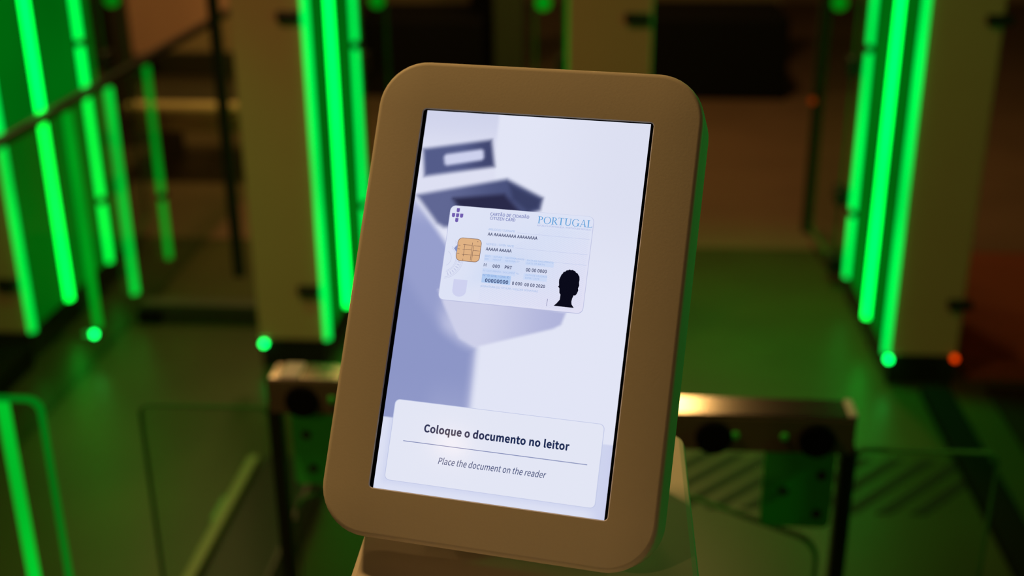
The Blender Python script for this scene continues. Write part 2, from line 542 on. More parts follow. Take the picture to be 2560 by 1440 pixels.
def swing_gate(label, x_out, x_in, yf, sgn, out_x, inner_pts, brk, group='low steel swing gates beside the kiosk'):
    """x_out: outer end of the head, x_in: inner (kiosk) end; sgn = +1 gate to the right of the kiosk."""
    xa, xb = min(x_out, x_in), max(x_out, x_in)
    t = thing('swing_gate', label, 'gate', ((xa + xb) / 2, yf + 0.03, 0), group)
    yb = yf + 0.056
    hd = box('head', xa, xb, yf, yb, 0.746, 0.800, M_STEEL, t, bevel=0.004, seg=3)
    ex0, ex1 = sorted((x_out + sgn * 0.002, x_out - sgn * 0.010)) if sgn > 0 else (x_out + 0.018, x_out + 0.046)
    box('end_highlight', ex0, ex1, yf + 0.004, yb - 0.004, 0.792, 0.8035, mat('highlight_pale', (0.55, 0.52, 0.56), 0.35, metal=0.2), hd, bevel=0.003)  # highlight on the head's end, put in as a pale piece
    box('front_sheen', xa + 0.003, xb - 0.003, yf - 0.0012, yf + 0.001, 0.749, 0.797, mat('front_sheen_tan', (0.13, 0.105, 0.06), 0.5), hd)  # added thin sheet, its lighter tone stands in for reflections on the front
    # sensors on the front face
    sx = [x_out - sgn * 0.050, x_out - sgn * 0.183]
    for x in sx:
        disc('sensor', (x, yf - 0.0008, 0.768), (0, -1, 0), 0.024, 0.006, M_BLACK, hd, n=32)
    for x in (x_out - sgn * 0.092, x_out - sgn * 0.155):
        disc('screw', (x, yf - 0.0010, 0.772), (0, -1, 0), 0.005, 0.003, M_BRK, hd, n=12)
    for x, nm in ((x_out - sgn * 0.002, 'post'), (x_in + sgn * 0.02, 'post')):
        box(nm, x - 0.0095, x + 0.0095, yf + 0.018, yf + 0.042, 0.012, 0.747, mat('post_paint', (0.012, 0.02, 0.012), 0.35), t, bevel=0.003)
        box('foot_plate', x - 0.04, x + 0.04, yf - 0.02, yf + 0.08, 0.0, 0.012, M_STEELD, t, bevel=0.003)
    # hanging bracket with bolts
    b0, b1 = brk
    yb0 = yf + 0.026
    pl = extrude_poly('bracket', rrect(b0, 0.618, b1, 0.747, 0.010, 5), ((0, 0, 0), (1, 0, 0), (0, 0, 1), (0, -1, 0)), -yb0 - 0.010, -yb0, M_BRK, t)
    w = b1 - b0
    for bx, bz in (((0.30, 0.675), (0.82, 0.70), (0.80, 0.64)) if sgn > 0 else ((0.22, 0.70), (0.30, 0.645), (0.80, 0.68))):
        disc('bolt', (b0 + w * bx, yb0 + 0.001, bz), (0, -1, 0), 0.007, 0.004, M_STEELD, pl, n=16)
    # glass leaf held by the bracket
    (lx0, ly0, ln, ltop, ang) = inner_pts
    d = Vector((math.cos(ang), math.sin(ang), 0))
    nrm = Vector((-d.y, d.x, 0))
    fr = ((lx0, ly0, 0), d, (0, 0, 1), nrm)
    out = rrect(0, 0.10, ln, ltop, 0.03, 6)
    lf = extrude_poly('glass_leaf', out, fr, -0.004, 0.004, M_GLASS, t)
    rim_poly('glass_rim', out, fr, -0.0046, 0.0046, 0.003, M_EDGE, lf)
    # fixed outer glass wing
    ox0, ox1 = sorted((x_out + sgn * 0.012, out_x))
    out = rrect(ox0, 0.08, ox1, 0.732, 0.016, 5)
    fr = ((0, yf + 0.046, 0), (1, 0, 0), (0, 0, 1), (0, -1, 0))
    w_ = extrude_poly('glass_wing', out, fr, -0.004, 0.004, M_GLASS, t)
    rim_poly('glass_rim', out, fr, -0.0046, 0.0046, 0.0022, M_EDGE, w_)
    return t


M_BRK = mat('bracket_green_lit', (0.06, 0.85, 0.10), 0.5, metal=0.1)  # reflected green light put into the base colour of brackets and screws
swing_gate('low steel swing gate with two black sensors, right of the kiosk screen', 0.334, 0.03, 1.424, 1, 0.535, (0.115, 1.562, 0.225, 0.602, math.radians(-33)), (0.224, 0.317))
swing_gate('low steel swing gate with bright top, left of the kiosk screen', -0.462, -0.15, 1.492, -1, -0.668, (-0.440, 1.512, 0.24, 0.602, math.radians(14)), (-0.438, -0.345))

# edge-lit glass leaf at the lower left corner
t = thing('glass_leaf', 'edge lit glass gate leaf in the lower left corner', 'gate', (-1.0, 1.5, 0))
fr = ((0, 1.5, 0), (1, 0, 0), (0, 0, 1), (0, -1, 0))
out = rrect(-1.16, 0.02, -0.794, 0.757, 0.022, 6)
lf = extrude_poly('glass_pane', out, fr, -0.005, 0.005, M_GLASS, t)
rim_poly('lit_rim', out, fr, -0.0056, 0.0056, 0.0055, led('rim_light', (0.0, 1.0, 0.04), 0.16), t)
box('light_bar', -0.868, -0.853, 1.507, 1.522, 0.02, 0.748, led('bar_light', (0.0, 1.0, 0.05), 0.62), t, bevel=0.003)
box('foot_shoe', -1.16, -0.794, 1.48, 1.53, 0.0, 0.02, M_STEELD, t)

# ------------------------------------------------------------------ kiosk
PC = Vector((-0.051574, 0.648062, 1.276229))
EX = Vector((0.983027, -0.183395, -0.005013))
EY = Vector((0.098169, 0.502725, 0.858854))
EZ = Vector((-0.154989, -0.844769, 0.512196))
kiosk = thing('document_kiosk', 'document kiosk with a lit tilted screen on a pale pedestal', 'kiosk', (-0.04, 0.6, 0.0))


def W(x, y, z=0.0):
    """Panel millimetres (x right, y up the face, z out of the face) to world."""
    return PC + EX * (x / 1000) + EY * (y / 1000) + EZ * (z / 1000)


K = 10
OUT = (-99.4, -142.2, 98.6, 143.9)
RO = 29.0


def ring_out(inset, z):
    return [W(x, y, z) for x, y in rrect(OUT[0] + inset, OUT[1] + inset, OUT[2] - inset, OUT[3] - inset, RO - inset, K)]


def ring_in(gr, z):
    return [W(x, y, z) for x, y in rrect(-70.0 - gr, -113.9 - gr, 70.0 + gr, 113.9 + gr, 2.2 + gr, K)]


DEP = 40.0
rings = [ring_in(0, -0.6), ring_in(0.5, 0.0)]
rings += [ring_out(3.2, 0.0)]
for i in range(1, 6):
    a = math.pi / 2 * i / 5
    rings.append(ring_out(3.2 - 3.2 * math.sin(a), -3.2 + 3.2 * math.cos(a)))
rings += [ring_out(0.0, -DEP + 2), ring_out(2.0, -DEP)]
vs, fs = loft(rings, cap1=True)
o = fix_normals(mesh_obj('bezel', vs, fs, M_BEZEL, kiosk, smooth=True))
o['label'] = 'beige rounded screen bezel'
mdf = o.modifiers.new('edge', 'EDGE_SPLIT')
mdf.split_angle = math.radians(35)

vs, fs = loft([ring_in(0, -6.0), ring_in(0, -0.6)])
fix_normals(mesh_obj('gasket', vs, fs, M_BLACK, kiosk))

# neck joining panel and pedestal
bx = [W(-45, -60, -DEP + 1), W(45, -60, -DEP + 1), W(45, 20, -DEP + 1), W(-45, 20, -DEP + 1)]
lo = [Vector((-0.095, 0.640, 1.05)), Vector((0.02, 0.640, 1.05)), Vector((0.02, 0.74, 1.05)), Vector((-0.095, 0.74, 1.05))]
vs, fs = loft([lo, bx], cap0=True, cap1=True)
fix_normals(mesh_obj('neck', vs, fs, M_PED, kiosk))

# pedestal: rounded column with a flat top
PZ = 1.131


def ped_ring(inset, z):
    return [(x, y, z) for x, y in rrect(-0.142 + inset, 0.40 + inset, 0.0605 - inset, 0.770 - inset, 0.016 - inset, 8)]


rings = [ped_ring(0, 0.0), ped_ring(0, PZ - 0.004), ped_ring(0.0012, PZ - 0.0012), ped_ring(0.004, PZ)]
vs, fs = loft(rings, cap0=True, cap1=True)
o = fix_normals(mesh_obj('pedestal', vs, fs, M_PED, kiosk))

# ------------------------------------------------------------------ the display
REC = 1.6                              # display lies this far behind the bezel face (mm)
CAMP = ((Vector((0, 0, CAM_H)) - PC).dot(EX) * 1000, (Vector((0, 0, CAM_H)) - PC).dot(EY) * 1000, (Vector((0, 0, CAM_H)) - PC).dot(EZ) * 1000)
BAR = flat_emit('display_black', (6, 5, 14))
vs = [W(x, y, -REC - 0.3) for x, y in ((-72, -116), (72, -116), (72, 116), (-72, 116))]
scr = mesh_obj('display', vs, [(0, 1, 2, 3)], mat('display_border', (0.003, 0.002, 0.006), 0.9, spec=0.0), kiosk)
scr['label'] = 'glowing portrait display'


def shift(x, y):
    k = REC / (CAMP[2] + REC)
    # a point seen at (x, y) on the bezel face lies here on the recessed display
    return ((x - CAMP[0] * k) / (1 - k), (y - CAMP[1] * k) / (1 - k))


def S(x, y, h=0.0):
    a, b = shift(x, y)
    return W(a, b, -REC + h)


def flat(name, polys, material, h, parent=None):
    verts, faces = [], []
    for poly in polys:
        b = len(verts)
        verts += [S(x, y, h) for x, y in poly]
        faces.append(tuple(range(b, b + len(poly))))
    return mesh_obj(name, verts, faces, material, parent or scr)


# background picture: a soft-focus photograph of a card reader, on a fine grid
def sstep(a, b, v):
    t_ = max(0.0, min(1.0, (v - a) / (b - a)))
    return t_ * t_ * (3 - 2 * t_)


def sd_poly(p, pts):
    """Signed distance to a polygon (negative inside)."""
    d = 1e9
    inside = False
    n = len(pts)
    j = n - 1
    px, py = p
    for i in range(n):
        ax, ay = pts[j]
        bx_, by_ = pts[i]
        ex_, ey_ = bx_ - ax, by_ - ay
        wx, wy = px - ax, py - ay
        L2 = ex_ * ex_ + ey_ * ey_ or 1e-9
        tt = max(0.0, min(1.0, (wx * ex_ + wy * ey_) / L2))
        dx, dy = wx - ex_ * tt, wy - ey_ * tt
        d = min(d, dx * dx + dy * dy)
        if (ay > py) != (by_ > py) and px < (bx_ - ax) * (py - ay) / (by_ - ay) + ax:
            inside = not inside
        j = i
    d = math.sqrt(d)
    return -d if inside else d


def mixc(a, b, t_):
    return tuple(x + (y - x) * t_ for x, y in zip(a, b))


WHITE = (226, 229, 246)
P_UP = [(-75, 120), (-22.6, 120), (-22.2, 98), (-20.0, 74), (-20, 62), (-75, 62)]
P_SLOT = [(-66.6, 89.0), (-25.0, 97.4), (-21.0, 81.2), (-63.5, 72.2)]
P_PILL = [(-50.0, 82.2), (-30.6, 86.6), (-31.0, 88.8), (-50.6, 84.6)]
P_READ = [(-66.5, 60.5), (-12.5, 74.2), (10.3, 64.5), (9.5, 57.5), (2.0, 54.0), (-20, 45), (-47, 42.5), (-51.5, 44.5)]
P_RIN = [(-43.5, 60.0), (-13.0, 64.8), (-2.0, 55.0), (-20, 48), (-40, 56)]
P_RSIDE = [(-11.5, 72.2), (10.0, 64.0), (9.2, 58.0), (2.5, 55.0), (-8, 62)]
P_BODY = [(-75, 62), (-66.5, 57), (-49, 38), (-40, 28), (-40, -2), (-28, -22), (-18.6, -27), (-17.2, -62), (-17, -75), (-75, -75)]
P_LOW = [(-75, 18), (-66, 10), (-56, -2), (-40, -18), (-27, -25), (-18.4, -28), (-17.0, -75), (-75, -75)]
P_UND = [(-45, 5), (32.4, -1), (30.5, -8.2), (26, -11.0), (-18, -26.2), (-28, -22.0), (-40, -4)]


def picture(x, y):
    c = mixc(WHITE, (216, 219, 238), sstep(0, 70, y) * sstep(-10, 60, x) * 0.55)
    p = (x, y)
    c = mixc(c, mixc((222, 224, 243), (203, 207, 233), sstep(84, 112, y) * (1 - 0.3 * sstep(-70, -40, -x))), 1 - sstep(-1.2, 1.6, sd_poly(p, P_UP)))
    c = mixc(c, mixc((150, 158, 205), (186, 190, 224), sstep(-48, -34, x) * sstep(14, -14, y) if y < 20 else sstep(40, 62, y)), 1 - sstep(-2.5, 2.5, sd_poly(p, P_BODY)))
    c = mixc(c, (141, 150, 199), (1 - sstep(-5, 5, sd_poly(p, P_LOW))) * (1 - 0.25 * sstep(-40, -70, y)))
    c = mixc(c, mixc((206, 208, 234), (176, 180, 219), sstep(-20, 31, x)), 1 - sstep(-1.2, 1.4, sd_poly(p, P_UND)))
    c = mixc(c, mixc((84, 92, 138), (64, 70, 112), sstep(-45, -24, x)), 1 - sstep(-2.2, 2.0, sd_poly(p, P_SLOT)))
    c = mixc(c, (205, 209, 238), 1 - sstep(0.6, 4.0, sd_poly(p, P_PILL)))
    c = mixc(c, mixc((74, 82, 126), (96, 103, 148), sstep(-10, -50, x)), 1 - sstep(-2.2, 2.2, sd_poly(p, P_READ)))
    c = mixc(c, (42, 42, 74), 1 - sstep(-2.0, 2.5, sd_poly(p, P_RIN)))
    c = mixc(c, (54, 60, 98), (1 - sstep(-3, 2.0, sd_poly(p, P_RSIDE))) * 0.9)
    # footer of the page
    if y < -72.0:
        c = mixc((220, 224, 244), (203, 208, 238), sstep(55, 69, x))
        c = mixc(c, (203, 209, 238), (1 - sstep(0, 4.5, abs(x - 1) - 62)) * (1 - sstep(0.0, 4.5, -108 - y)) * 0.6)
    return lin(c)


GX0, GX1, GY0, GY1 = -67.4, 68.4, -115.0, 113.0
NX, NY = 136, 228
verts, faces, cols = [], [], []
for j in range(NY + 1):
    for i in range(NX + 1):
        x = GX0 + (GX1 - GX0) * i / NX
        y = GY0 + (GY1 - GY0) * j / NY
        verts.append(S(x, y, 0.0))
        cols.append(picture(x, y))
for j in range(NY):
    for i in range(NX):
        a = j * (NX + 1) + i
        faces.append((a, a + 1, a + NX + 2, a + NX + 1))
pic = mesh_obj('reader_picture', verts, faces, attr_emit('display_picture'), scr)
ca = pic.data.color_attributes.new('Col', 'FLOAT_COLOR', 'POINT')
for i, c in enumerate(cols):
    ca.data[i].color = (*c, 1)

# instruction box
flat('box_outline', [rrect(-61.6, -108.4, 62.6, -61.4, 3.0, 6)], flat_emit('box_line', (192, 199, 230)), 0.04)
flat('instruction_box', [rrect(-61.2, -108.1, 62.2, -61.7, 2.8, 6)], flat_emit('box_white', (227, 230, 245)), 0.06)
flat('divider_line', [[(-53.3, -85.15), (55.3, -85.15), (55.3, -84.7), (-53.3, -84.7)]], flat_emit('line_blue', (128, 138, 184)), 0.09)

_REF = {}
import json
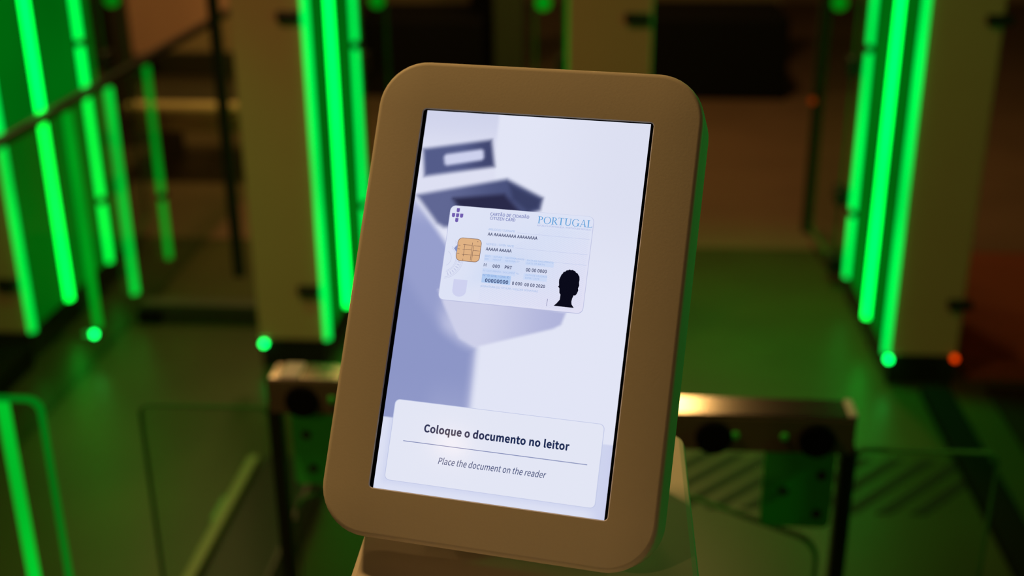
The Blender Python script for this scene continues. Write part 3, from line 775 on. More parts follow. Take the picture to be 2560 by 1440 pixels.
# letter shapes: advance, outline points, faces; cap height 1000
GLYPHS = json.loads(r'''{"r":{" ":[316,[],[]],"P":[874,[423,1010,578,994,700,943,779,849,807,707,779,565,701,465,581,407,429,389,273,389,273,-10,128,-10,128,1010,524,522,601,558,646,618,661,707,645,794,599,849,520,879,406,888,273,888,273,510,411,510],[[11,21,12],[21,0,12],[21,1,0],[21,2,1],[21,20,2],[20,19,2],[19,3,2],[11,22,21],[18,3,19],[18,4,3],[17,4,18],[16,4,17],[16,5,4],[15,5,16],[14,5,15],[14,6,5],[13,6,14],[23,6,13],[11,9,22],[9,23,22],[9,6,23],[9,7,6],[9,8,7],[11,10,9]]],"a":[778,[98,304,184,386,328,443,524,477,518,536,496,593,453,631,382,646,321,640,264,622,212,598,156,563,99,667,164,705,234,737,314,760,403,770,523,747,607,683,654,584,669,456,669,-10,548,-10,537,79,545,79,492,39,431,5,365,-19,296,-28,207,-13,135,30,87,99,71,193,525,374,380,349,279,310,226,261,211,200,220,151,245,118,283,99,332,93,381,99,428,116,477,146,525,185],[[15,17,16],[14,17,15],[14,18,17],[13,18,14],[12,18,13],[12,7,18],[7,6,18],[6,19,18],[11,10,12],[10,9,12],[9,8,12],[8,7,12],[5,19,6],[4,19,5],[4,20,19],[3,20,4],[2,20,3],[2,33,20],[33,21,20],[1,33,2],[0,33,1],[0,34,33],[45,21,33],[0,35,34],[0,36,35],[32,36,0],[32,37,36],[32,38,37],[31,38,32],[44,21,45],[31,39,38],[43,24,44],[24,21,44],[31,40,39],[42,24,43],[30,40,31],[30,41,40],[41,24,42],[30,23,41],[23,24,41],[30,25,23],[25,22,23],[25,21,24],[30,26,25],[22,21,25],[29,26,30],[29,27,26],[28,27,29]]],"c":[706,[90,538,170,664,287,743,427,770,496,762,556,743,606,714,656,674,582,577,542,609,508,628,472,641,433,645,343,625,273,570,226,483,209,370,225,256,270,170,339,115,429,96,476,101,520,116,560,139,605,174,671,73,609,28,549,-2,485,-21,417,-28,277,-1,163,77,88,202,61,370],[[2,4,3],[2,5,4],[1,5,2],[1,6,5],[1,7,6],[1,12,7],[12,11,7],[11,10,7],[10,9,7],[9,8,7],[0,13,1],[13,12,1],[0,14,13],[0,15,14],[33,15,0],[33,16,15],[32,16,33],[32,17,16],[32,18,17],[31,18,32],[23,25,24],[31,19,18],[22,25,23],[21,25,22],[31,20,19],[20,25,21],[31,25,20],[30,25,31],[30,26,25],[30,27,26],[29,27,30],[29,28,27]]],"d":[856,[89,535,162,661,267,742,392,770,455,764,509,746,559,718,591,694,585,801,585,1096,730,1096,730,-10,609,-10,598,78,607,78,562,39,507,5,445,-19,378,-28,248,-1,148,77,85,202,62,370,585,572,544,605,501,628,458,641,415,645,336,625,271,570,227,484,210,371,224,254,262,168,323,115,406,97,453,103,498,121,543,151,585,192],[[8,10,9],[8,11,10],[7,11,8],[2,4,3],[2,5,4],[2,6,5],[1,6,2],[1,7,6],[1,27,7],[27,26,7],[26,25,7],[25,24,7],[24,23,7],[23,11,7],[0,28,1],[28,27,1],[0,29,28],[39,11,23],[0,30,29],[22,30,0],[22,31,30],[22,32,31],[21,32,22],[21,33,32],[20,33,21],[38,11,39],[20,34,33],[37,14,38],[14,11,38],[36,14,37],[20,35,34],[35,14,36],[20,13,35],[13,14,35],[20,15,13],[15,12,13],[15,11,14],[19,15,20],[19,16,15],[12,11,15],[19,17,16],[18,17,19]]],"e":[766,[90,536,166,662,275,742,402,770,533,744,629,672,688,559,708,413,708,392,707,373,705,355,702,331,206,331,225,237,274,159,347,109,440,92,489,95,535,107,578,125,629,154,681,54,622,19,563,-5,498,-22,425,-28,283,-1,167,78,89,203,61,370,567,526,533,595,479,636,405,650,334,636,272,593,226,524,205,439,578,439],[[2,4,3],[2,5,4],[1,5,2],[1,33,5],[33,32,5],[32,6,5],[0,34,1],[34,33,1],[31,6,32],[0,35,34],[30,6,31],[0,36,35],[30,7,6],[29,36,0],[38,7,30],[29,37,36],[29,38,37],[29,7,38],[29,8,7],[29,9,8],[29,10,9],[28,12,29],[12,10,29],[12,11,10],[28,13,12],[28,14,13],[27,14,28],[27,15,14],[19,21,20],[18,21,19],[27,16,15],[17,21,18],[16,21,17],[27,21,16],[26,21,27],[26,22,21],[26,23,22],[25,23,26],[25,24,23]]],"h":[838,[261,1096,261,788,256,659,292,692,351,732,417,760,491,770,596,750,671,691,714,597,727,470,727,-10,584,-10,584,452,576,540,552,598,512,630,453,641,402,634,356,614,309,579,261,533,261,-10,116,-10,116,1096],[[23,0,24],[23,1,0],[23,2,1],[5,7,6],[4,7,5],[4,8,7],[3,8,4],[2,8,3],[2,17,8],[17,9,8],[23,21,2],[21,20,2],[20,19,2],[19,18,2],[18,17,2],[16,9,17],[15,9,16],[14,9,15],[14,10,9],[13,10,14],[23,22,21],[13,11,10],[12,11,13]]],"l":[397,[116,1096,261,1096,261,140,263,117,269,104,276,98,286,96,290,96,295,96,301,97,319,100,340,-14,317,-20,300,-24,280,-27,256,-28,193,-16,148,19,123,75,116,147],[[19,1,0],[19,2,1],[18,2,19],[18,3,2],[18,4,3],[18,5,4],[9,11,10],[18,6,5],[8,11,9],[7,11,8],[6,11,7],[18,11,6],[17,11,18],[16,11,17],[16,12,11],[15,12,16],[15,13,12],[15,14,13]]],"m":[1273,[237,751,249,643,239,643,288,690,344,732,406,759,473,770,552,759,613,730,658,683,681,634,730,683,791,729,855,759,924,770,1027,750,1100,691,1143,597,1157,470,1157,-10,1013,-10,1013,452,1005,540,982,598,942,630,885,641,845,634,802,614,755,580,708,533,708,-10,565,-10,565,452,556,540,533,598,494,630,436,641,396,634,353,614,307,580,261,534,261,-10,116,-10,116,751],[[13,15,14],[5,7,6],[4,7,5],[4,8,7],[12,15,13],[42,0,43],[42,2,0],[2,1,0],[12,16,15],[3,8,4],[3,9,8],[11,16,12],[11,17,16],[2,9,3],[10,25,11],[25,17,11],[2,36,9],[36,10,9],[42,40,2],[40,39,2],[39,38,2],[38,37,2],[37,36,2],[10,26,25],[24,17,25],[35,10,36],[35,26,10],[35,27,26],[34,27,35],[23,17,24],[34,28,27],[33,28,34],[22,17,23],[22,18,17],[33,29,28],[32,29,33],[21,18,22],[42,41,40],[32,30,29],[21,19,18],[31,30,32],[20,19,21]]],"n":[842,[237,751,249,643,239,643,291,690,351,732,417,760,491,770,596,750,671,691,714,597,727,470,727,-10,584,-10,584,452,576,540,552,598,512,630,453,641,402,634,356,614,309,579,261,533,261,-10,116,-10,116,751],[[5,7,6],[4,7,5],[23,0,24],[23,2,0],[2,1,0],[4,8,7],[3,8,4],[3,9,8],[2,17,3],[17,9,3],[23,21,2],[21,20,2],[20,19,2],[19,18,2],[18,17,2],[16,9,17],[15,9,16],[14,9,15],[14,10,9],[13,10,14],[23,22,21],[13,11,10],[12,11,13]]],"o":[837,[90,538,167,664,279,743,413,770,547,743,660,664,737,538,766,370,737,202,660,77,547,-1,413,-28,279,-1,167,77,90,202,61,370,604,483,561,570,497,625,413,645,330,625,266,570,224,483,209,370,224,256,266,170,330,115,413,96,497,115,561,170,604,256,619,370],[[2,4,3],[1,4,2],[1,5,4],[0,20,1],[20,19,1],[19,5,1],[19,18,5],[18,6,5],[0,21,20],[17,6,18],[0,22,21],[16,6,17],[15,22,0],[16,7,6],[15,23,22],[31,7,16],[30,7,31],[15,24,23],[14,24,15],[30,8,7],[29,8,30],[14,25,24],[13,25,14],[29,9,8],[28,9,29],[13,26,25],[27,9,28],[13,27,26],[13,9,27],[12,9,13],[12,10,9],[11,10,12]]],"r":[539,[237,751,249,615,238,615,279,676,331,726,390,758,452,770,477,769,498,766,518,760,543,749,516,623,489,632,474,635,457,638,437,638,392,630,345,602,300,550,261,474,261,-10,116,-10,116,751],[[5,7,6],[5,8,7],[5,9,8],[5,10,9],[4,10,5],[21,0,22],[21,2,0],[2,1,0],[4,11,10],[3,13,4],[13,12,4],[12,11,4],[2,15,3],[15,14,3],[14,13,3],[2,16,15],[2,17,16],[21,19,2],[19,18,2],[18,17,2],[21,20,19]]],"t":[524,[138,630,27,630,27,743,145,750,159,959,281,959,281,751,483,751,483,630,281,630,281,226,287,167,305,127,336,102,387,93,406,95,427,99,448,105,477,117,507,3,465,-10,430,-19,394,-25,357,-28,254,-9,186,44,149,125,138,229],[[3,5,4],[3,6,5],[3,7,6],[3,8,7],[2,8,3],[1,8,2],[0,8,1],[27,9,0],[9,8,0],[27,10,9],[26,10,27],[26,11,10],[26,12,11],[26,13,12],[25,13,26],[17,19,18],[16,19,17],[25,14,13],[15,19,16],[14,19,15],[25,19,14],[24,19,25],[24,20,19],[23,20,24],[23,21,20],[23,22,21]]],"u":[838,[105,751,250,751,250,287,258,200,281,143,320,111,379,100,430,107,476,128,523,166,570,219,570,751,714,751,714,-10,591,-10,582,106,591,106,540,54,481,10,416,-18,342,-28,237,-8,162,50,119,144,105,271],[[24,1,0],[24,2,1],[10,12,11],[10,13,12],[24,3,2],[23,3,24],[9,16,10],[16,13,10],[23,4,3],[8,16,9],[22,4,23],[22,5,4],[7,16,8],[22,6,5],[6,15,7],[15,16,7],[6,17,15],[17,14,15],[17,13,16],[22,17,6],[22,18,17],[14,13,17],[21,18,22],[21,19,18],[20,19,21]]]},"b":{" ":[368,[],[]],"C":[932,[57,736,161,920,322,1037,520,1077,622,1065,709,1033,782,988,877,900,734,729,651,805,613,828,571,843,527,848,421,825,342,761,288,654,268,503,287,350,340,240,417,175,523,152,574,158,621,175,665,204,756,291,902,122,794,18,712,-33,619,-66,511,-77,317,-37,158,79,56,262,20,499],[[2,4,3],[2,5,4],[1,5,2],[1,6,5],[1,7,6],[0,13,1],[13,12,1],[12,7,1],[12,11,7],[11,10,7],[10,9,7],[9,8,7],[0,14,13],[0,15,14],[33,15,0],[33,16,15],[33,17,16],[32,17,33],[32,18,17],[23,25,24],[31,18,32],[31,19,18],[22,25,23],[31,20,19],[21,25,22],[20,25,21],[31,25,20],[31,26,25],[30,26,31],[30,27,26],[30,28,27],[29,28,30]]],"c":[758,[44,556,135,699,268,789,425,819,507,810,576,787,633,754,724,683,590,508,514,568,487,584,461,593,436,596,365,580,311,538,273,467,258,370,272,272,309,202,361,161,431,145,465,149,500,161,533,180,618,245,737,60,635,-14,567,-47,494,-69,415,-77,257,-47,127,43,42,185,12,370],[[2,4,3],[2,5,4],[1,5,2],[1,6,5],[1,7,6],[0,7,1],[0,12,7],[12,11,7],[11,10,7],[10,9,7],[9,8,7],[0,13,12],[0,14,13],[33,14,0],[33,15,14],[33,16,15],[32,16,33],[32,17,16],[32,18,17],[23,25,24],[32,19,18],[31,19,32],[22,25,23],[21,25,22],[31,20,19],[20,25,21],[31,25,20],[31,26,25],[30,26,31],[30,27,26],[29,27,30],[29,28,27]]],"d":[908,[43,552,124,694,246,787,389,819,465,811,529,791,586,759,537,796,536,799,536,1144,779,1144,779,-58,566,-58,556,29,625,29,591,0,528,-39,457,-66,376,-77,227,-46,109,45,37,187,13,371,536,549,517,564,482,583,449,593,419,596,359,581,310,539,274,469,259,370,271,267,302,198,346,160,408,147,440,151,475,164,512,189,536,213],[[8,10,9],[8,6,10],[6,11,10],[2,4,3],[2,5,4],[7,6,8],[2,6,5],[1,6,2],[1,25,6],[25,24,6],[24,23,6],[23,11,6],[0,27,1],[27,26,1],[26,25,1],[0,28,27],[0,29,28],[22,29,0],[39,11,23],[22,30,29],[22,31,30],[21,31,22],[21,32,31],[21,33,32],[38,11,39],[21,34,33],[37,11,38],[20,34,21],[36,11,37],[20,35,34],[35,14,36],[14,11,36],[20,14,35],[19,13,20],[13,14,20],[19,16,13],[16,12,13],[15,11,14],[16,11,15],[19,17,16],[12,11,16],[18,17,19]]],"e":[818,[43,553,129,696,255,787,402,820,553,790,667,704,735,574,757,415,756,389,755,369,753,350,744,283,265,283,271,256,310,193,366,155,443,141,482,144,520,153,556,168,648,222,746,35,644,-25,579,-52,506,-70,423,-77,264,-47,131,43,43,185,12,370,520,512,495,563,458,591,405,601,353,590,308,559,271,504,267,488,523,488],[[2,4,3],[2,5,4],[1,5,2],[1,6,5],[0,33,1],[33,6,1],[0,34,33],[32,6,33],[31,6,32],[0,35,34],[31,7,6],[30,7,31],[0,36,35],[29,36,0],[38,7,30],[29,37,36],[29,38,37],[29,7,38],[29,8,7],[29,9,8],[28,12,29],[12,9,29],[12,10,9],[12,11,10],[28,13,12],[28,14,13],[19,21,20],[28,15,14],[27,15,28],[18,21,19],[27,16,15],[17,21,18],[16,21,17],[27,21,16],[26,21,27],[26,22,21],[26,23,22],[25,23,26],[25,24,23]]],"i":[437,[57,1032,87,1077,133,1107,188,1117,243,1107,290,1078,321,1032,331,977,321,921,290,874,244,844,188,834,133,844,86,874,57,921,47,977,309,799,309,-58,67,-58,67,799],[[18,16,19],[18,17,16],[2,4,3],[2,5,4],[1,5,2],[1,6,5],[0,6,1],[0,7,6],[15,7,0],[15,8,7],[14,8,15],[13,8,14],[13,9,8],[12,9,13],[12,10,9],[11,10,12]]],"l":[449,[67,1144,309,1144,309,142,311,130,309,134,299,143,291,144,288,144,290,145,294,145,358,156,396,-48,329,-68,309,-72,285,-75,252,-76,172,-62,109,-12,76,62,67,144],[[19,1,0],[19,9,1],[9,2,1],[9,2,10],[2,11,10],[19,8,9],[19,7,8],[7,5,6],[19,5,7],[18,5,19],[18,4,5],[3,11,2],[18,3,4],[18,11,3],[17,11,18],[16,11,17],[16,12,11],[15,12,16],[15,13,12],[15,14,13]]],"m":[1325,[280,799,292,691,219,691,256,728,320,774,392,807,473,819,567,807,643,770,698,711,695,717,698,720,765,770,840,806,925,819,1048,796,1140,722,1191,610,1206,472,1206,-58,965,-58,965,450,958,528,941,568,921,585,885,591,859,587,827,572,787,543,757,513,757,-58,516,-58,516,450,509,528,492,568,472,585,436,591,411,587,378,572,339,543,309,514,309,-58,67,-58,67,799],[[13,15,14],[5,7,6],[5,8,7],[4,8,5],[12,15,13],[42,2,43],[2,0,43],[2,3,0],[3,1,0],[12,16,15],[3,8,4],[11,16,12],[3,9,8],[1,9,3],[11,17,16],[10,17,11],[9,17,10],[1,17,9],[42,1,2],[42,40,1],[40,39,1],[39,38,1],[38,37,1],[37,36,1],[36,17,1],[36,25,17],[25,24,17],[24,18,17],[36,26,25],[35,26,36],[35,27,26],[34,27,35],[23,18,24],[34,28,27],[33,28,34],[22,18,23],[33,29,28],[32,29,33],[21,18,22],[42,41,40],[32,30,29],[21,19,18],[31,30,32],[20,19,21]]],"n":[894,[280,799,292,691,220,691,260,729,327,775,404,807,493,819,617,796,710,722,761,610,776,472,776,-58,535,-58,535,450,528,528,512,568,491,585,452,592,415,587,380,571,341,542,309,512,309,-58,67,-58,67,799],[[5,7,6],[4,7,5],[23,2,24],[2,0,24],[2,3,0],[3,1,0],[4,8,7],[3,8,4],[1,8,3],[1,9,8],[23,1,2],[23,21,1],[21,20,1],[20,19,1],[19,18,1],[18,17,1],[17,9,1],[17,16,9],[16,10,9],[15,10,16],[14,10,15],[13,10,14],[23,22,21],[13,11,10],[12,11,13]]],"o":[889,[43,556,131,698,260,789,413,820,567,789,696,698,784,556,815,370,784,185,696,43,567,-47,413,-77,260,-47,131,43,43,185,12,370,557,469,522,540,474,581,413,595,353,581,305,540,271,469,258,370,271,270,305,200,353,160,413,146,474,160,522,201,557,271,570,370],[[2,4,3],[1,4,2],[1,5,4],[0,5,1],[0,19,5],[19,6,5],[0,20,19],[18,6,19],[0,21,20],[17,6,18],[15,21,0],[17,7,6],[15,22,21],[16,7,17],[15,23,22],[31,7,16],[30,7,31],[15,24,23],[30,8,7],[14,24,15],[29,8,30],[14,25,24],[28,8,29],[14,26,25],[13,26,14],[28,9,8],[27,9,28],[13,27,26],[13,9,27],[12,9,13],[12,10,9],[11,10,12]]],"q":[908,[536,-46,588,-3,525,-41,455,-67,376,-77,227,-46,109,45,37,187,13,371,43,552,124,694,246,787,389,819,466,812,531,791,590,758,626,730,559,730,572,799,779,799,779,-371,536,-371,536,-48,536,549,517,564,482,583,449,593,419,596,359,581,310,539,274,469,259,370,271,267,302,198,346,160,408,147,440,151,475,164,512,189,536,213],[[11,13,12],[11,14,13],[17,15,18],[15,19,18],[15,16,19],[16,20,19],[11,15,14],[10,15,11],[10,17,15],[10,16,17],[10,25,16],[25,24,16],[24,23,16],[23,20,16],[9,27,10],[27,26,10],[26,25,10],[9,28,27],[9,29,28],[8,29,9],[39,20,23],[8,30,29],[8,31,30],[7,31,8],[7,32,31],[7,33,32],[38,20,39],[7,34,33],[37,1,38],[1,20,38],[6,34,7],[36,1,37],[6,35,34],[35,1,36],[6,1,35],[5,1,6],[5,2,1],[0,20,1],[5,3,2],[22,20,0],[4,3,5],[21,20,22]]],"r":[591,[281,799,293,664,212,664,241,707,302,766,373,805,449,819,481,817,508,814,534,806,599,778,553,561,476,585,465,587,453,589,441,589,410,583,377,564,341,523,309,462,309,-58,67,-58,67,799],[[5,7,6],[5,8,7],[5,9,8],[5,10,9],[4,10,5],[21,2,22],[2,0,22],[2,3,0],[3,1,0],[4,11,10],[3,11,4],[1,11,3],[21,1,2],[21,19,1],[19,18,1],[18,17,1],[17,16,1],[16,15,1],[15,14,1],[14,13,1],[13,12,1],[12,11,1],[21,20,19]]],"t":[576,[89,581,-22,581,-22,789,99,796,113,1008,330,1008,330,799,532,799,532,581,330,581,330,228,335,180,344,157,356,148,389,142,399,143,415,146,432,151,511,182,566,-30,478,-57,440,-66,400,-73,354,-77,234,-55,146,13,101,112,89,226],[[3,5,4],[3,6,5],[3,7,6],[3,8,7],[2,8,3],[1,8,2],[0,8,1],[27,9,0],[9,8,0],[27,10,9],[27,11,10],[26,11,27],[17,19,18],[26,12,11],[26,13,12],[16,19,17],[26,14,13],[15,19,16],[14,19,15],[26,19,14],[25,19,26],[24,19,25],[24,20,19],[23,20,24],[23,21,20],[23,22,21]]],"u":[890,[56,799,299,799,299,289,305,212,321,172,341,156,380,149,416,154,450,170,489,201,521,238,521,799,762,799,762,-58,546,-58,537,58,611,58,572,17,506,-32,429,-65,341,-77,216,-54,123,18,71,131,56,268],[[24,1,0],[24,2,1],[10,12,11],[10,13,12],[24,3,2],[23,3,24],[9,13,10],[23,4,3],[8,16,9],[16,13,9],[23,5,4],[7,16,8],[23,6,5],[6,16,7],[23,16,6],[22,15,23],[15,16,23],[17,13,16],[22,18,15],[18,14,15],[21,18,22],[18,13,17],[21,19,18],[14,13,18],[20,19,21]]]},"s":{" ":[348,[],[]],"0":[799,[121,913,379,1058,637,913,726,503,637,89,379,-58,121,89,32,503,485,801,379,876,273,801,224,503,274,203,379,127,485,203,535,503],[[0,2,1],[7,10,0],[10,9,0],[9,2,0],[9,8,2],[8,3,2],[7,11,10],[15,3,8],[15,4,3],[6,11,7],[6,12,11],[14,4,15],[6,13,12],[13,4,14],[6,4,13],[6,5,4]]],"2":[799,[377,454,481,720,445,834,332,880,238,852,126,753,2,874,169,1010,352,1054,590,965,679,725,564,401,332,140,329,140,411,143,724,143,724,-35,25,-35,25,88],[[7,9,8],[6,9,7],[6,3,9],[3,2,9],[2,10,9],[6,4,3],[5,4,6],[1,10,2],[1,11,10],[0,11,1],[18,11,0],[18,13,11],[13,12,11],[13,15,14],[13,16,15],[18,16,13],[17,16,18]]],"A":[871,[509,1035,873,-35,665,-35,569,271,255,271,158,-35,-43,-35,319,1035,482,549,430,717,388,863,436,863,395,717,343,549,309,440,516,440],[[6,10,7],[10,0,7],[10,11,0],[11,1,0],[6,12,10],[12,9,10],[12,9,11],[9,1,11],[8,1,9],[6,13,12],[15,1,8],[6,14,13],[6,4,14],[4,15,14],[4,3,15],[3,1,15],[6,5,4],[2,1,3]]],"C":[912,[177,906,519,1055,699,1013,847,901,734,765,623,849,528,870,325,774,245,503,322,228,524,130,632,155,756,254,872,121,702,-13,511,-54,175,93,42,499],[[0,2,1],[0,3,2],[17,7,0],[7,6,0],[6,3,0],[6,5,3],[5,4,3],[17,8,7],[17,9,8],[16,9,17],[11,13,12],[16,10,9],[10,13,11],[16,13,10],[16,14,13],[15,14,16]]],"D":[981,[394,1035,766,898,895,503,767,106,399,-35,103,-35,103,1035,612,235,692,503,612,769,370,863,298,863,298,139,370,139],[[5,11,6],[11,0,6],[11,1,0],[11,10,1],[10,9,1],[9,2,1],[5,12,11],[8,2,9],[8,3,2],[7,3,8],[13,3,7],[5,13,12],[5,3,13],[5,4,3]]],"E":[846,[749,1035,749,859,298,859,298,615,678,615,678,437,298,437,298,143,764,143,764,-35,103,-35,103,1035],[[10,2,11],[2,0,11],[2,1,0],[10,3,2],[10,6,3],[6,4,3],[6,5,4],[10,7,6],[10,8,7],[10,9,8]]],"I":[442,[298,1035,298,-35,103,-35,103,1035],[[2,0,3],[2,1,0]]],"N":[1011,[275,1016,645,377,749,179,729,179,719,320,713,480,713,1016,864,1016,864,-16,710,-16,341,624,237,822,258,822,267,684,272,526,272,-16,122,-16,122,1016],[[16,11,17],[11,0,17],[11,12,0],[12,1,0],[5,7,6],[5,8,7],[16,13,11],[13,10,11],[13,10,12],[10,1,12],[16,14,13],[9,1,10],[16,15,14],[4,8,5],[9,3,1],[3,2,1],[3,8,4],[9,8,3]]],"O":[1054,[170,906,506,1056,842,906,970,503,843,97,506,-56,170,97,42,503,693,775,506,868,320,775,245,503,320,229,506,132,693,229,767,503],[[0,2,1],[7,10,0],[10,9,0],[9,2,0],[9,8,2],[8,3,2],[7,11,10],[15,3,8],[6,11,7],[15,4,3],[6,12,11],[14,4,15],[6,13,12],[13,4,14],[6,4,13],[6,5,4]]],"P":[906,[427,1035,719,965,835,707,720,444,433,363,298,363,298,-35,103,-35,103,1035,582,580,633,706,580,826,403,863,298,863,298,536,408,536],[[7,13,8],[13,0,8],[13,1,0],[13,12,1],[12,11,1],[11,2,1],[7,14,13],[10,2,11],[10,3,2],[9,3,10],[15,3,9],[7,5,14],[5,15,14],[5,3,15],[5,4,3],[7,6,5]]],"R":[908,[586,603,636,720,587,828,427,863,298,863,298,560,426,560,298,389,298,-35,103,-35,103,1035,454,1035,726,968,837,722,767,509,622,425,889,-35,666,-35,423,389],[[9,4,10],[4,11,10],[4,12,11],[4,3,12],[3,2,12],[2,13,12],[9,5,4],[1,13,2],[1,14,13],[0,14,1],[6,14,0],[9,7,5],[7,6,5],[7,14,6],[7,15,14],[7,18,15],[18,16,15],[9,8,7],[17,16,18]]],"T":[859,[7,859,7,1035,810,1035,810,859,507,859,507,-35,310,-35,310,859],[[0,2,1],[0,3,2],[7,3,0],[6,4,7],[4,3,7],[6,5,4]]],"Z":[865,[532,859,81,859,81,1035,787,1035,787,915,288,143,794,143,794,-35,33,-35,33,87],[[1,3,2],[1,4,3],[1,0,4],[0,5,4],[9,5,0],[9,6,5],[9,7,6],[8,7,9]]],"\u00c3":[871,[509,1035,873,-35,665,-35,569,271,255,271,158,-35,-43,-35,319,1035,482,549,430,717,388,863,436,863,395,717,343,549,309,440,516,440,282,1138,252,1051,97,1064,160,1257,298,1319,443,1259,525,1213,545,1224,574,1311,729,1301,666,1105,529,1042,384,1103,301,1148],[[19,21,20],[23,25,24],[23,26,25],[19,22,21],[18,29,19],[29,22,19],[22,26,23],[29,26,22],[18,16,29],[28,26,29],[18,17,16],[28,27,26],[6,10,7],[10,0,7],[10,11,0],[11,1,0],[6,12,10],[12,9,10],[12,9,11],[9,1,11],[8,1,9],[6,13,12],[15,1,8],[6,14,13],[6,4,14],[4,15,14],[4,3,15],[3,1,15],[6,5,4],[2,1,3]]],"M":[1118,[138,0,251,0,251,554,246,701,235,849,240,849,321,621,510,101,595,101,783,621,864,849,869,849,858,701,853,554,853,0,970,0,970,1000,819,1000,628,465,594,361,558,256,553,256,517,361,480,465,289,1000,138,1000],[[0,4,25],[4,24,25],[4,5,24],[5,23,24],[18,10,17],[10,16,17],[10,11,16],[11,15,16],[0,3,4],[6,23,5],[18,9,10],[12,15,11],[0,2,3],[13,15,12],[7,23,6],[18,8,9],[0,1,2],[14,15,13],[7,22,23],[19,8,18],[7,21,22],[20,8,19],[7,20,21],[7,8,20]]]}}''')


def glyph_mesh(body, style, shear):
    vs_, fs_, x = [], [], 0
    for ch in body:
        adv, pts, faces_ = GLYPHS[style][ch]
        b = len(vs_)
        for i in range(0, len(pts), 2):
            vs_.append(((x + pts[i] + shear * pts[i + 1]) / 1000.0, pts[i + 1] / 1000.0))
        fs_ += [tuple(b + k for k in f) for f in faces_]
        x += adv
    return vs_, fs_



def text_mesh(body, offset=0.0, shear=0.0, spacing=1.0):
    cu = bpy.data.curves.new('lettering', 'FONT')
    cu.body = body
    cu.size = 1.0
    cu.offset = offset
    cu.shear = shear
    cu.space_character = spacing
    cu.resolution_u = 3
    ob = bpy.data.objects.new('lettering', cu)
    COL.objects.link(ob)
    dg = bpy.context.evaluated_depsgraph_get()
    dg.update()
    me = bpy.data.meshes.new_from_object(ob.evaluated_get(dg))
    vs_ = [(v.co.x, v.co.y) for v in me.vertices]
    fs_ = [tuple(p.vertices) for p in me.polygons]
    bpy.data.objects.remove(ob)
    bpy.data.curves.remove(cu)
    bpy.data.meshes.remove(me)
    return vs_, fs_


def cap_height():
    if 'cap' not in _REF:
        v, f = text_mesh('H')
        _REF['cap'] = max(q[1] for q in v)
    return _REF['cap']


def text(name, body, x0, x1, yb, cap, rgb, h=0.12, bold=0.0, shear=0.0, slope=0.0, parent=None, style=None):
    v, f = glyph_mesh(body, style, shear) if style else text_mesh(body, bold, shear)
    mnx = min(q[0] for q in v)
    mxx = max(q[0] for q in v)
    sx = (x1 - x0) / (mxx - mnx)
    sy = cap / (1.0 if style else cap_height())
    verts_ = [S(x0 + (q[0] - mnx) * sx, yb + q[1] * sy + slope * (q[0] - mnx) * sx, h) for q in v]
    return mesh_obj(name, verts_, f, flat_emit('ink_%d_%d_%d' % rgb, rgb), parent or scr)


text('title_text', 'Coloque o documento no leitor', -41.7, 44.1, -78.3, 4.15, (24, 40, 84), style='b')
text('subtitle_text', 'Place the document on the reader', -30.7, 32.9, -95.4, 3.6, (66, 78, 124), shear=0.2, style='r')

# the citizen card
card_pts = rrect(-44.2, -0.6, 42.0, 55.9, 3.2, 6)
flat('card_shadow', [rrect(-44.5, -1.0, 42.3, 56.0, 3.4, 6)], flat_emit('card_rim', (186, 190, 224)), 0.05)
verts, faces, cols = [], [], []
# grid-filled card so that its tint can drift from lavender to pale blue
cx, cy = -1.1, 27.6
NR = 10
for r_ in range(NR + 1):
    f_ = r_ / NR
    for x, y in card_pts:
        verts.append(S(cx + (x - cx) * f_, cy + (y - cy) * f_, 0.08))
        X, Y = cx + (x - cx) * f_, cy + (y - cy) * f_
        c = mixc((222, 227, 246), (200, 215, 244), math.exp(-(((X + 6) / 22) ** 2 + ((Y - 20) / 16) ** 2)) * 0.7)
        c = mixc(c, (208, 220, 246), math.exp(-(((X - 12) / 22) ** 2 + ((Y - 48) / 12) ** 2)) * 0.5)
        c = mixc(c, (226, 222, 244), sstep(5, 40, X) * sstep(30, 5, Y) * 0.7 if Y < 30 else 0)
        cols.append(lin(c))
n = len(card_pts)
for r_ in range(NR):
    for i in range(n):
        faces.append((r_ * n + i, r_ * n + (i + 1) % n, (r_ + 1) * n + (i + 1) % n, (r_ + 1) * n + i))
card = mesh_obj('citizen_card', verts, faces, attr_emit('display_picture'), scr)
ca = card.data.color_attributes.new('Col', 'FLOAT_COLOR', 'POINT')
for i, c in enumerate(cols):
    ca.data[i].color = (*c, 1)

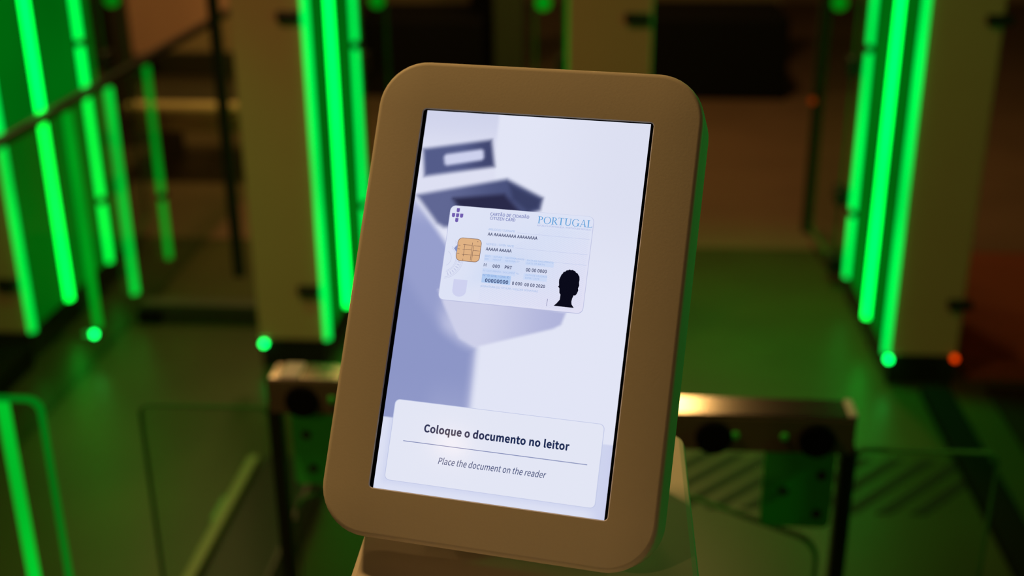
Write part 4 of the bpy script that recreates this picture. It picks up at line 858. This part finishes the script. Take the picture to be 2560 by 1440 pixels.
# tinted fields and the faint guilloche
flat('card_field', [[(-19.6, 11.7), (-2.3, 11.7), (-2.3, 16.9), (-19.6, 16.9)]], flat_emit('field_blue', (176, 203, 242)), 0.10)
flat('card_field', [[(-19.8, 24.2), (-1, 24.2), (-1, 28.4), (-19.8, 28.4)], [(5, 24.2), (22, 24.2), (22, 27.6), (5, 27.6)], [(-19.8, 17.2), (0, 17.2), (0, 20.2), (-19.8, 20.2)],
                    [(5, 15.6), (19, 15.6), (19, 19.4), (5, 19.4)]], flat_emit('field_pale', (203, 217, 246)), 0.10)
lines = []
for i in range(46):
    x0, y0 = -20 + i * 2.0, 0.5
    # fine slanting print lines clipped to the card's print area
    pts = []
    for s_ in (0, 1):
        yy = y0 + s_ * 46
        pts.append((x0 - 36 + s_ * 72 * 1.0, yy))
    (ax, ay), (bx_, by_) = pts
    def clipx(xc):
        tt = (xc - ax) / (bx_ - ax)
        return (xc, ay + (by_ - ay) * tt)
    if bx_ < -20 or ax > 40.5:
        continue
    if ax < -20:
        ax, ay = clipx(-20)
    if bx_ > 40.5:
        bx_, by_ = (40.5, pts[0][1] + (pts[1][1] - pts[0][1]) * (40.5 - pts[0][0]) / (pts[1][0] - pts[0][0]))
    w_ = 0.16
    lines.append([(ax, ay), (bx_, by_), (bx_, by_ + w_), (ax, ay + w_)])
flat('guilloche', lines, flat_emit('guilloche', (205, 212, 241)), 0.094)
flat('card_rule', [[(-2 + 0, y), (41, y - 0.2), (41, y), (-2, y + 0.2)] for y in (42.6, 33.6, 27.4)], flat_emit('rule', (196, 204, 236)), 0.098)

VIO = (112, 92, 176)


def shield(cx_, cy_, w_, h_):
    pts = [(cx_ - w_ / 2, cy_ + h_ / 2), (cx_ - w_ / 2, cy_ - h_ * 0.15)]
    for i in range(9):
        a = math.pi + math.pi * i / 8
        pts.append((cx_ + w_ / 2 * math.cos(a), cy_ - h_ * 0.15 + h_ * 0.35 * math.sin(a)))
    pts.append((cx_ + w_ / 2, cy_ + h_ / 2))
    return pts[::-1]


for sx_, sy_ in ((-39.5, 53.2), (-42.0, 50.1), (-39.5, 50.1), (-37.0, 50.1), (-39.6, 47.2)):
    flat('shield_mark', [shield(sx_, sy_, 1.9, 2.5)], flat_emit('violet', VIO), 0.12)
flat('pale_shield', [shield(-32.2, 7.0, 8.4, 10.2)], flat_emit('pale_violet', (206, 209, 240)), 0.10)
# faint round stamp, cut by the card's left edge
arcs = []
for R_, a0, a1 in ((12.4, -80, 62), (11.6, -78, 58), (8.6, -72, 60), (7.9, -70, 56), (5.0, -60, 60)):
    N_ = 22
    for i in range(N_):
        t0_, t1_ = math.radians(a0 + (a1 - a0) * i / N_), math.radians(a0 + (a1 - a0) * (i + 1) / N_)
        q = []
        for rr, tt in ((R_, t0_), (R_, t1_), (R_ - 0.22, t1_), (R_ - 0.22, t0_)):
            q.append((-44.6 + rr * math.cos(tt), 24.0 + rr * math.sin(tt)))
        if min(k_[0] for k_ in q) > -43.9:
            arcs.append(q)
for i in range(13):
    a = math.radians(-66 + i * 9.5)
    q = []
    for rr, da in ((9.2, 0.03), (11.0, 0.03), (11.0, -0.03), (9.2, -0.03)):
        q.append((-44.6 + rr * math.cos(a + da), 24.0 + rr * math.sin(a + da)))
    if min(k_[0] for k_ in q) > -43.9:
        arcs.append(q)
flat('round_stamp', arcs, flat_emit('stamp', (196, 201, 230)), 0.10)
flat('chip_arrow', [[(-38.8, 30.3), (-36.2, 33.6), (-36.0, 27.0)]], flat_emit('arrow', (132, 146, 196)), 0.11)
flat('chip_outline', [rrect(-37.1, 23.1, -22.5, 37.1, 2.9, 6)], flat_emit('chip_line', (118, 86, 78)), 0.11)
flat('card_chip', [rrect(-36.8, 23.4, -22.8, 36.8, 2.6, 6)], flat_emit('chip_gold', (224, 178, 132)), 0.13)
cl = []
def hl(x0, x1, y):
    cl.append([(x0, y - 0.12), (x1, y - 0.12), (x1, y + 0.12), (x0, y + 0.12)])
def vl(x, y0, y1):
    cl.append([(x - 0.12, y0), (x + 0.12, y0), (x + 0.12, y1), (x - 0.12, y1)])
hl(-33.6, -28.2, 33.0); hl(-33.6, -28.2, 30.2); hl(-33.6, -28.2, 27.2)
hl(-27.0, -23.0, 32.8); hl(-27.0, -23.0, 30.0); hl(-27.6, -23.0, 27.2)
hl(-36.6, -35.2, 32.4); hl(-36.6, -35.2, 30.2); hl(-36.6, -35.2, 27.4)
vl(-32.6, 26.0, 33.4); vl(-28.0, 24.0, 34.6); vl(-27.2, 23.8, 33.0); vl(-32.6, 23.6, 24.6)
cl.append([(-25.2, 35.2), (-24.7, 35.2), (-24.7, 35.7), (-25.2, 35.7)])
flat('chip_contacts', cl, flat_emit('chip_line', (118, 86, 78)), 0.15)

# portrait placeholder
head = [(24.9, 2.2), (26.5, 3.9), (28.0, 6.0), (28.1, 9.0), (27.3, 9.9), (27.0, 12.6), (26.1, 13.6), (26.6, 14.2), (26.3, 16.2), (26.2, 17.6), (26.8, 19.4), (27.2, 20.6),
        (27.9, 21.4), (28.2, 22.3), (29.2, 22.6), (29.9, 23.4), (30.8, 23.5), (31.6, 24.1), (32.4, 23.7), (33.4, 24.0), (34.0, 23.6), (34.9, 23.4), (35.5, 22.6), (36.5, 22.2),
        (37.1, 21.3), (37.8, 20.4), (38.1, 18.6), (38.0, 17.0), (38.3, 15.2), (37.8, 13.6), (38.1, 12.3), (37.4, 10.2), (36.6, 9.2), (35.8, 9.3), (35.2, 7.6), (34.9, 5.6),
        (35.2, 4.0), (36.8, 2.1)]
flat('portrait_silhouette', [head], flat_emit('portrait_dark', (10, 10, 26)), 0.12)
flat('portrait_mark', [[(20.7, 1.6), (20.95, 1.6), (21.0, 5.8), (20.75, 5.8)]], flat_emit('mark', (104, 100, 156)), 0.12)

# card lettering
INK = (44, 54, 100)
SOFT = (118, 138, 194)
FAINT = (160, 186, 232)
text('card_text', 'CARTÃO DE CIDADÃO', -19.7, 3.9, 51.7, 1.75, (124, 132, 190), style='s')
text('card_text', 'CITIZEN CARD', -19.6, -4.1, 49.3, 1.75, (124, 132, 190), style='s')
text('card_text', 'APELIDO(S) / SURNAME', -19.6, -3.6, 42.8, 1.25, FAINT)
text('card_text', 'AA AAAAAAAAA AAAAAAAA', -19.6, 10.4, 39.7, 1.75, INK, style='s')
text('card_text', 'NOME(S) / GIVEN NAME', -19.6, -3.0, 34.0, 1.25, FAINT)
text('card_text', 'AAAAA AAAAA', -19.6, -3.9, 30.8, 1.75, INK, style='s')
text('card_text', 'SEXO', -19.5, -16.2, 26.9, 1.0, FAINT)
text('card_text', 'SEX', -19.5, -17.0, 25.2, 1.0, FAINT)
text('card_text', 'ALTURA', -14.4, -9.0, 26.9, 1.0, FAINT)
text('card_text', 'HEIGHT', -14.4, -9.4, 25.2, 1.0, FAINT)
text('card_text', 'NACIONALIDADE', -7.0, 4.2, 26.9, 1.0, FAINT)
text('card_text', 'NATIONALITY', -7.0, 1.6, 25.2, 1.0, FAINT)
text('card_text', 'DATA DE NASCIMENTO', 6.0, 21.6, 26.6, 1.0, FAINT)
text('card_text', 'DATE OF BIRTH', 6.0, 16.6, 24.9, 1.0, FAINT)
text('card_text', 'M', -19.5, -17.9, 21.2, 1.85, INK, style='s')
text('card_text', '000', -14.1, -9.8, 21.0, 1.85, INK, style='s')
text('card_text', 'PRT', -6.8, -2.4, 21.0, 1.85, INK, style='s')
text('card_text', '00 00 0000', 6.0, 18.4, 20.6, 1.95, INK, style='s')
text('card_text', 'N.º DOCUMENTO / DOCUMENT No.', -19.4, 2.4, 18.3, 1.0, FAINT)
text('card_text', 'N.º ID CIVIL / CIVIL ID', -19.2, -3.2, 15.5, 1.1, (112, 150, 214))
text('card_text', 'DATA DE VALIDADE', 6.2, 19.0, 18.0, 1.0, FAINT)
text('card_text', 'EXPIRY DATE', 6.2, 14.6, 16.3, 1.0, FAINT)
text('card_text', '00000000', -17.5, -3.5, 12.1, 2.1, (30, 48, 104), style='s')
text('card_text', '0 000', -1.2, 4.9, 12.0, 1.85, INK, style='s')
text('card_text', '00 00 2020', 6.3, 18.5, 11.9, 1.85, INK, style='s')
text('card_text', 'ASSINATURA DO TITULAR / HOLDER SIGNATURE', -19.8, 14.6, 9.0, 1.1, FAINT)
text('card_text', 'REPÚBLICA PORTUGUESA / PORTUGUESE REPUBLIC', 9.2, 41.3, 47.7, 0.95, (168, 178, 224))

# the country name in serif capitals, drawn stroke by stroke


def R_(x0, y0, x1, y1):
    return [(x0, y0), (x1, y0), (x1, y1), (x0, y1)]


def ringseg(cx_, cy_, ox, oy, ix, iy, a0, a1, n_=14):
    out_ = []
    for i in range(n_):
        t0_, t1_ = math.radians(a0 + (a1 - a0) * i / n_), math.radians(a0 + (a1 - a0) * (i + 1) / n_)
        out_.append([(cx_ + ix * math.cos(t0_), cy_ + iy * math.sin(t0_)), (cx_ + ox * math.cos(t0_), cy_ + oy * math.sin(t0_)),
                     (cx_ + ox * math.cos(t1_), cy_ + oy * math.sin(t1_)), (cx_ + ix * math.cos(t1_), cy_ + iy * math.sin(t1_))])
    return out_


S_ = 0.05
GL = {
    'P': (0.64, [R_(.10, 0, .22, 1), R_(.01, 0, .32, S_), R_(.01, 1 - S_, .2, 1)] + ringseg(.22, .73, .36, .27, .24, .22, -90, 90)),
    'O': (0.90, ringseg(.44, .5, .42, .515, .31, .465, 0, 360, 28)),
    'R': (0.72, [R_(.10, 0, .22, 1), R_(.01, 0, .32, S_), R_(.01, 1 - S_, .2, 1), [(.28, .48), (.42, .48), (.70, .02), (.56, .02)], R_(.55, 0, .76, S_)] + ringseg(.22, .74, .36, .26, .24, .21, -90, 90)),
    'T': (0.72, [R_(.02, 1 - S_, .68, 1), R_(.29, 0, .41, 1), R_(.02, .82, .06, 1), R_(.64, .82, .68, 1), R_(.18, 0, .52, S_)]),
    'U': (0.84, [R_(.12, .3, .24, 1), R_(.66, .3, .72, 1), R_(.02, 1 - S_, .36, 1), R_(.56, 1 - S_, .82, 1)] + ringseg(.42, .31, .30, .325, .19, .26, 180, 360)),
    'G': (0.88, ringseg(.44, .5, .42, .515, .31, .465, 38, 322, 24) + [R_(.66, .06, .78, .42), R_(.54, .40, .88, .44)]),
    'A': (0.80, [[(.06, 0), (.12, 0), (.42, 1), (.37, 1)], [(.58, 0), (.72, 0), (.44, 1), (.37, 1)], R_(.20, .33, .60, .38), R_(-.02, 0, .22, S_), R_(.50, 0, .82, S_)]),
    'L': (0.62, [R_(.10, 0, .22, 1), R_(.01, 1 - S_, .32, 1), R_(.01, 0, .60, S_), R_(.56, 0, .60, .22)]),
}
tot = sum(GL[c][0] for c in 'PORTUGAL') + 0.02 * 7
x = 0.0
x0w, x1w, yb, cap = 9.2, 41.6, 49.4, 4.3
for c in 'PORTUGAL':
    wd, polys = GL[c]
    k_ = (x1w - x0w) / tot
    flat('country_letter', [[(x0w + (x + a) * k_, yb + b * cap) for a, b in poly] for poly in polys], flat_emit('country_blue', (92, 160, 218)), 0.12)
    x += wd + 0.02
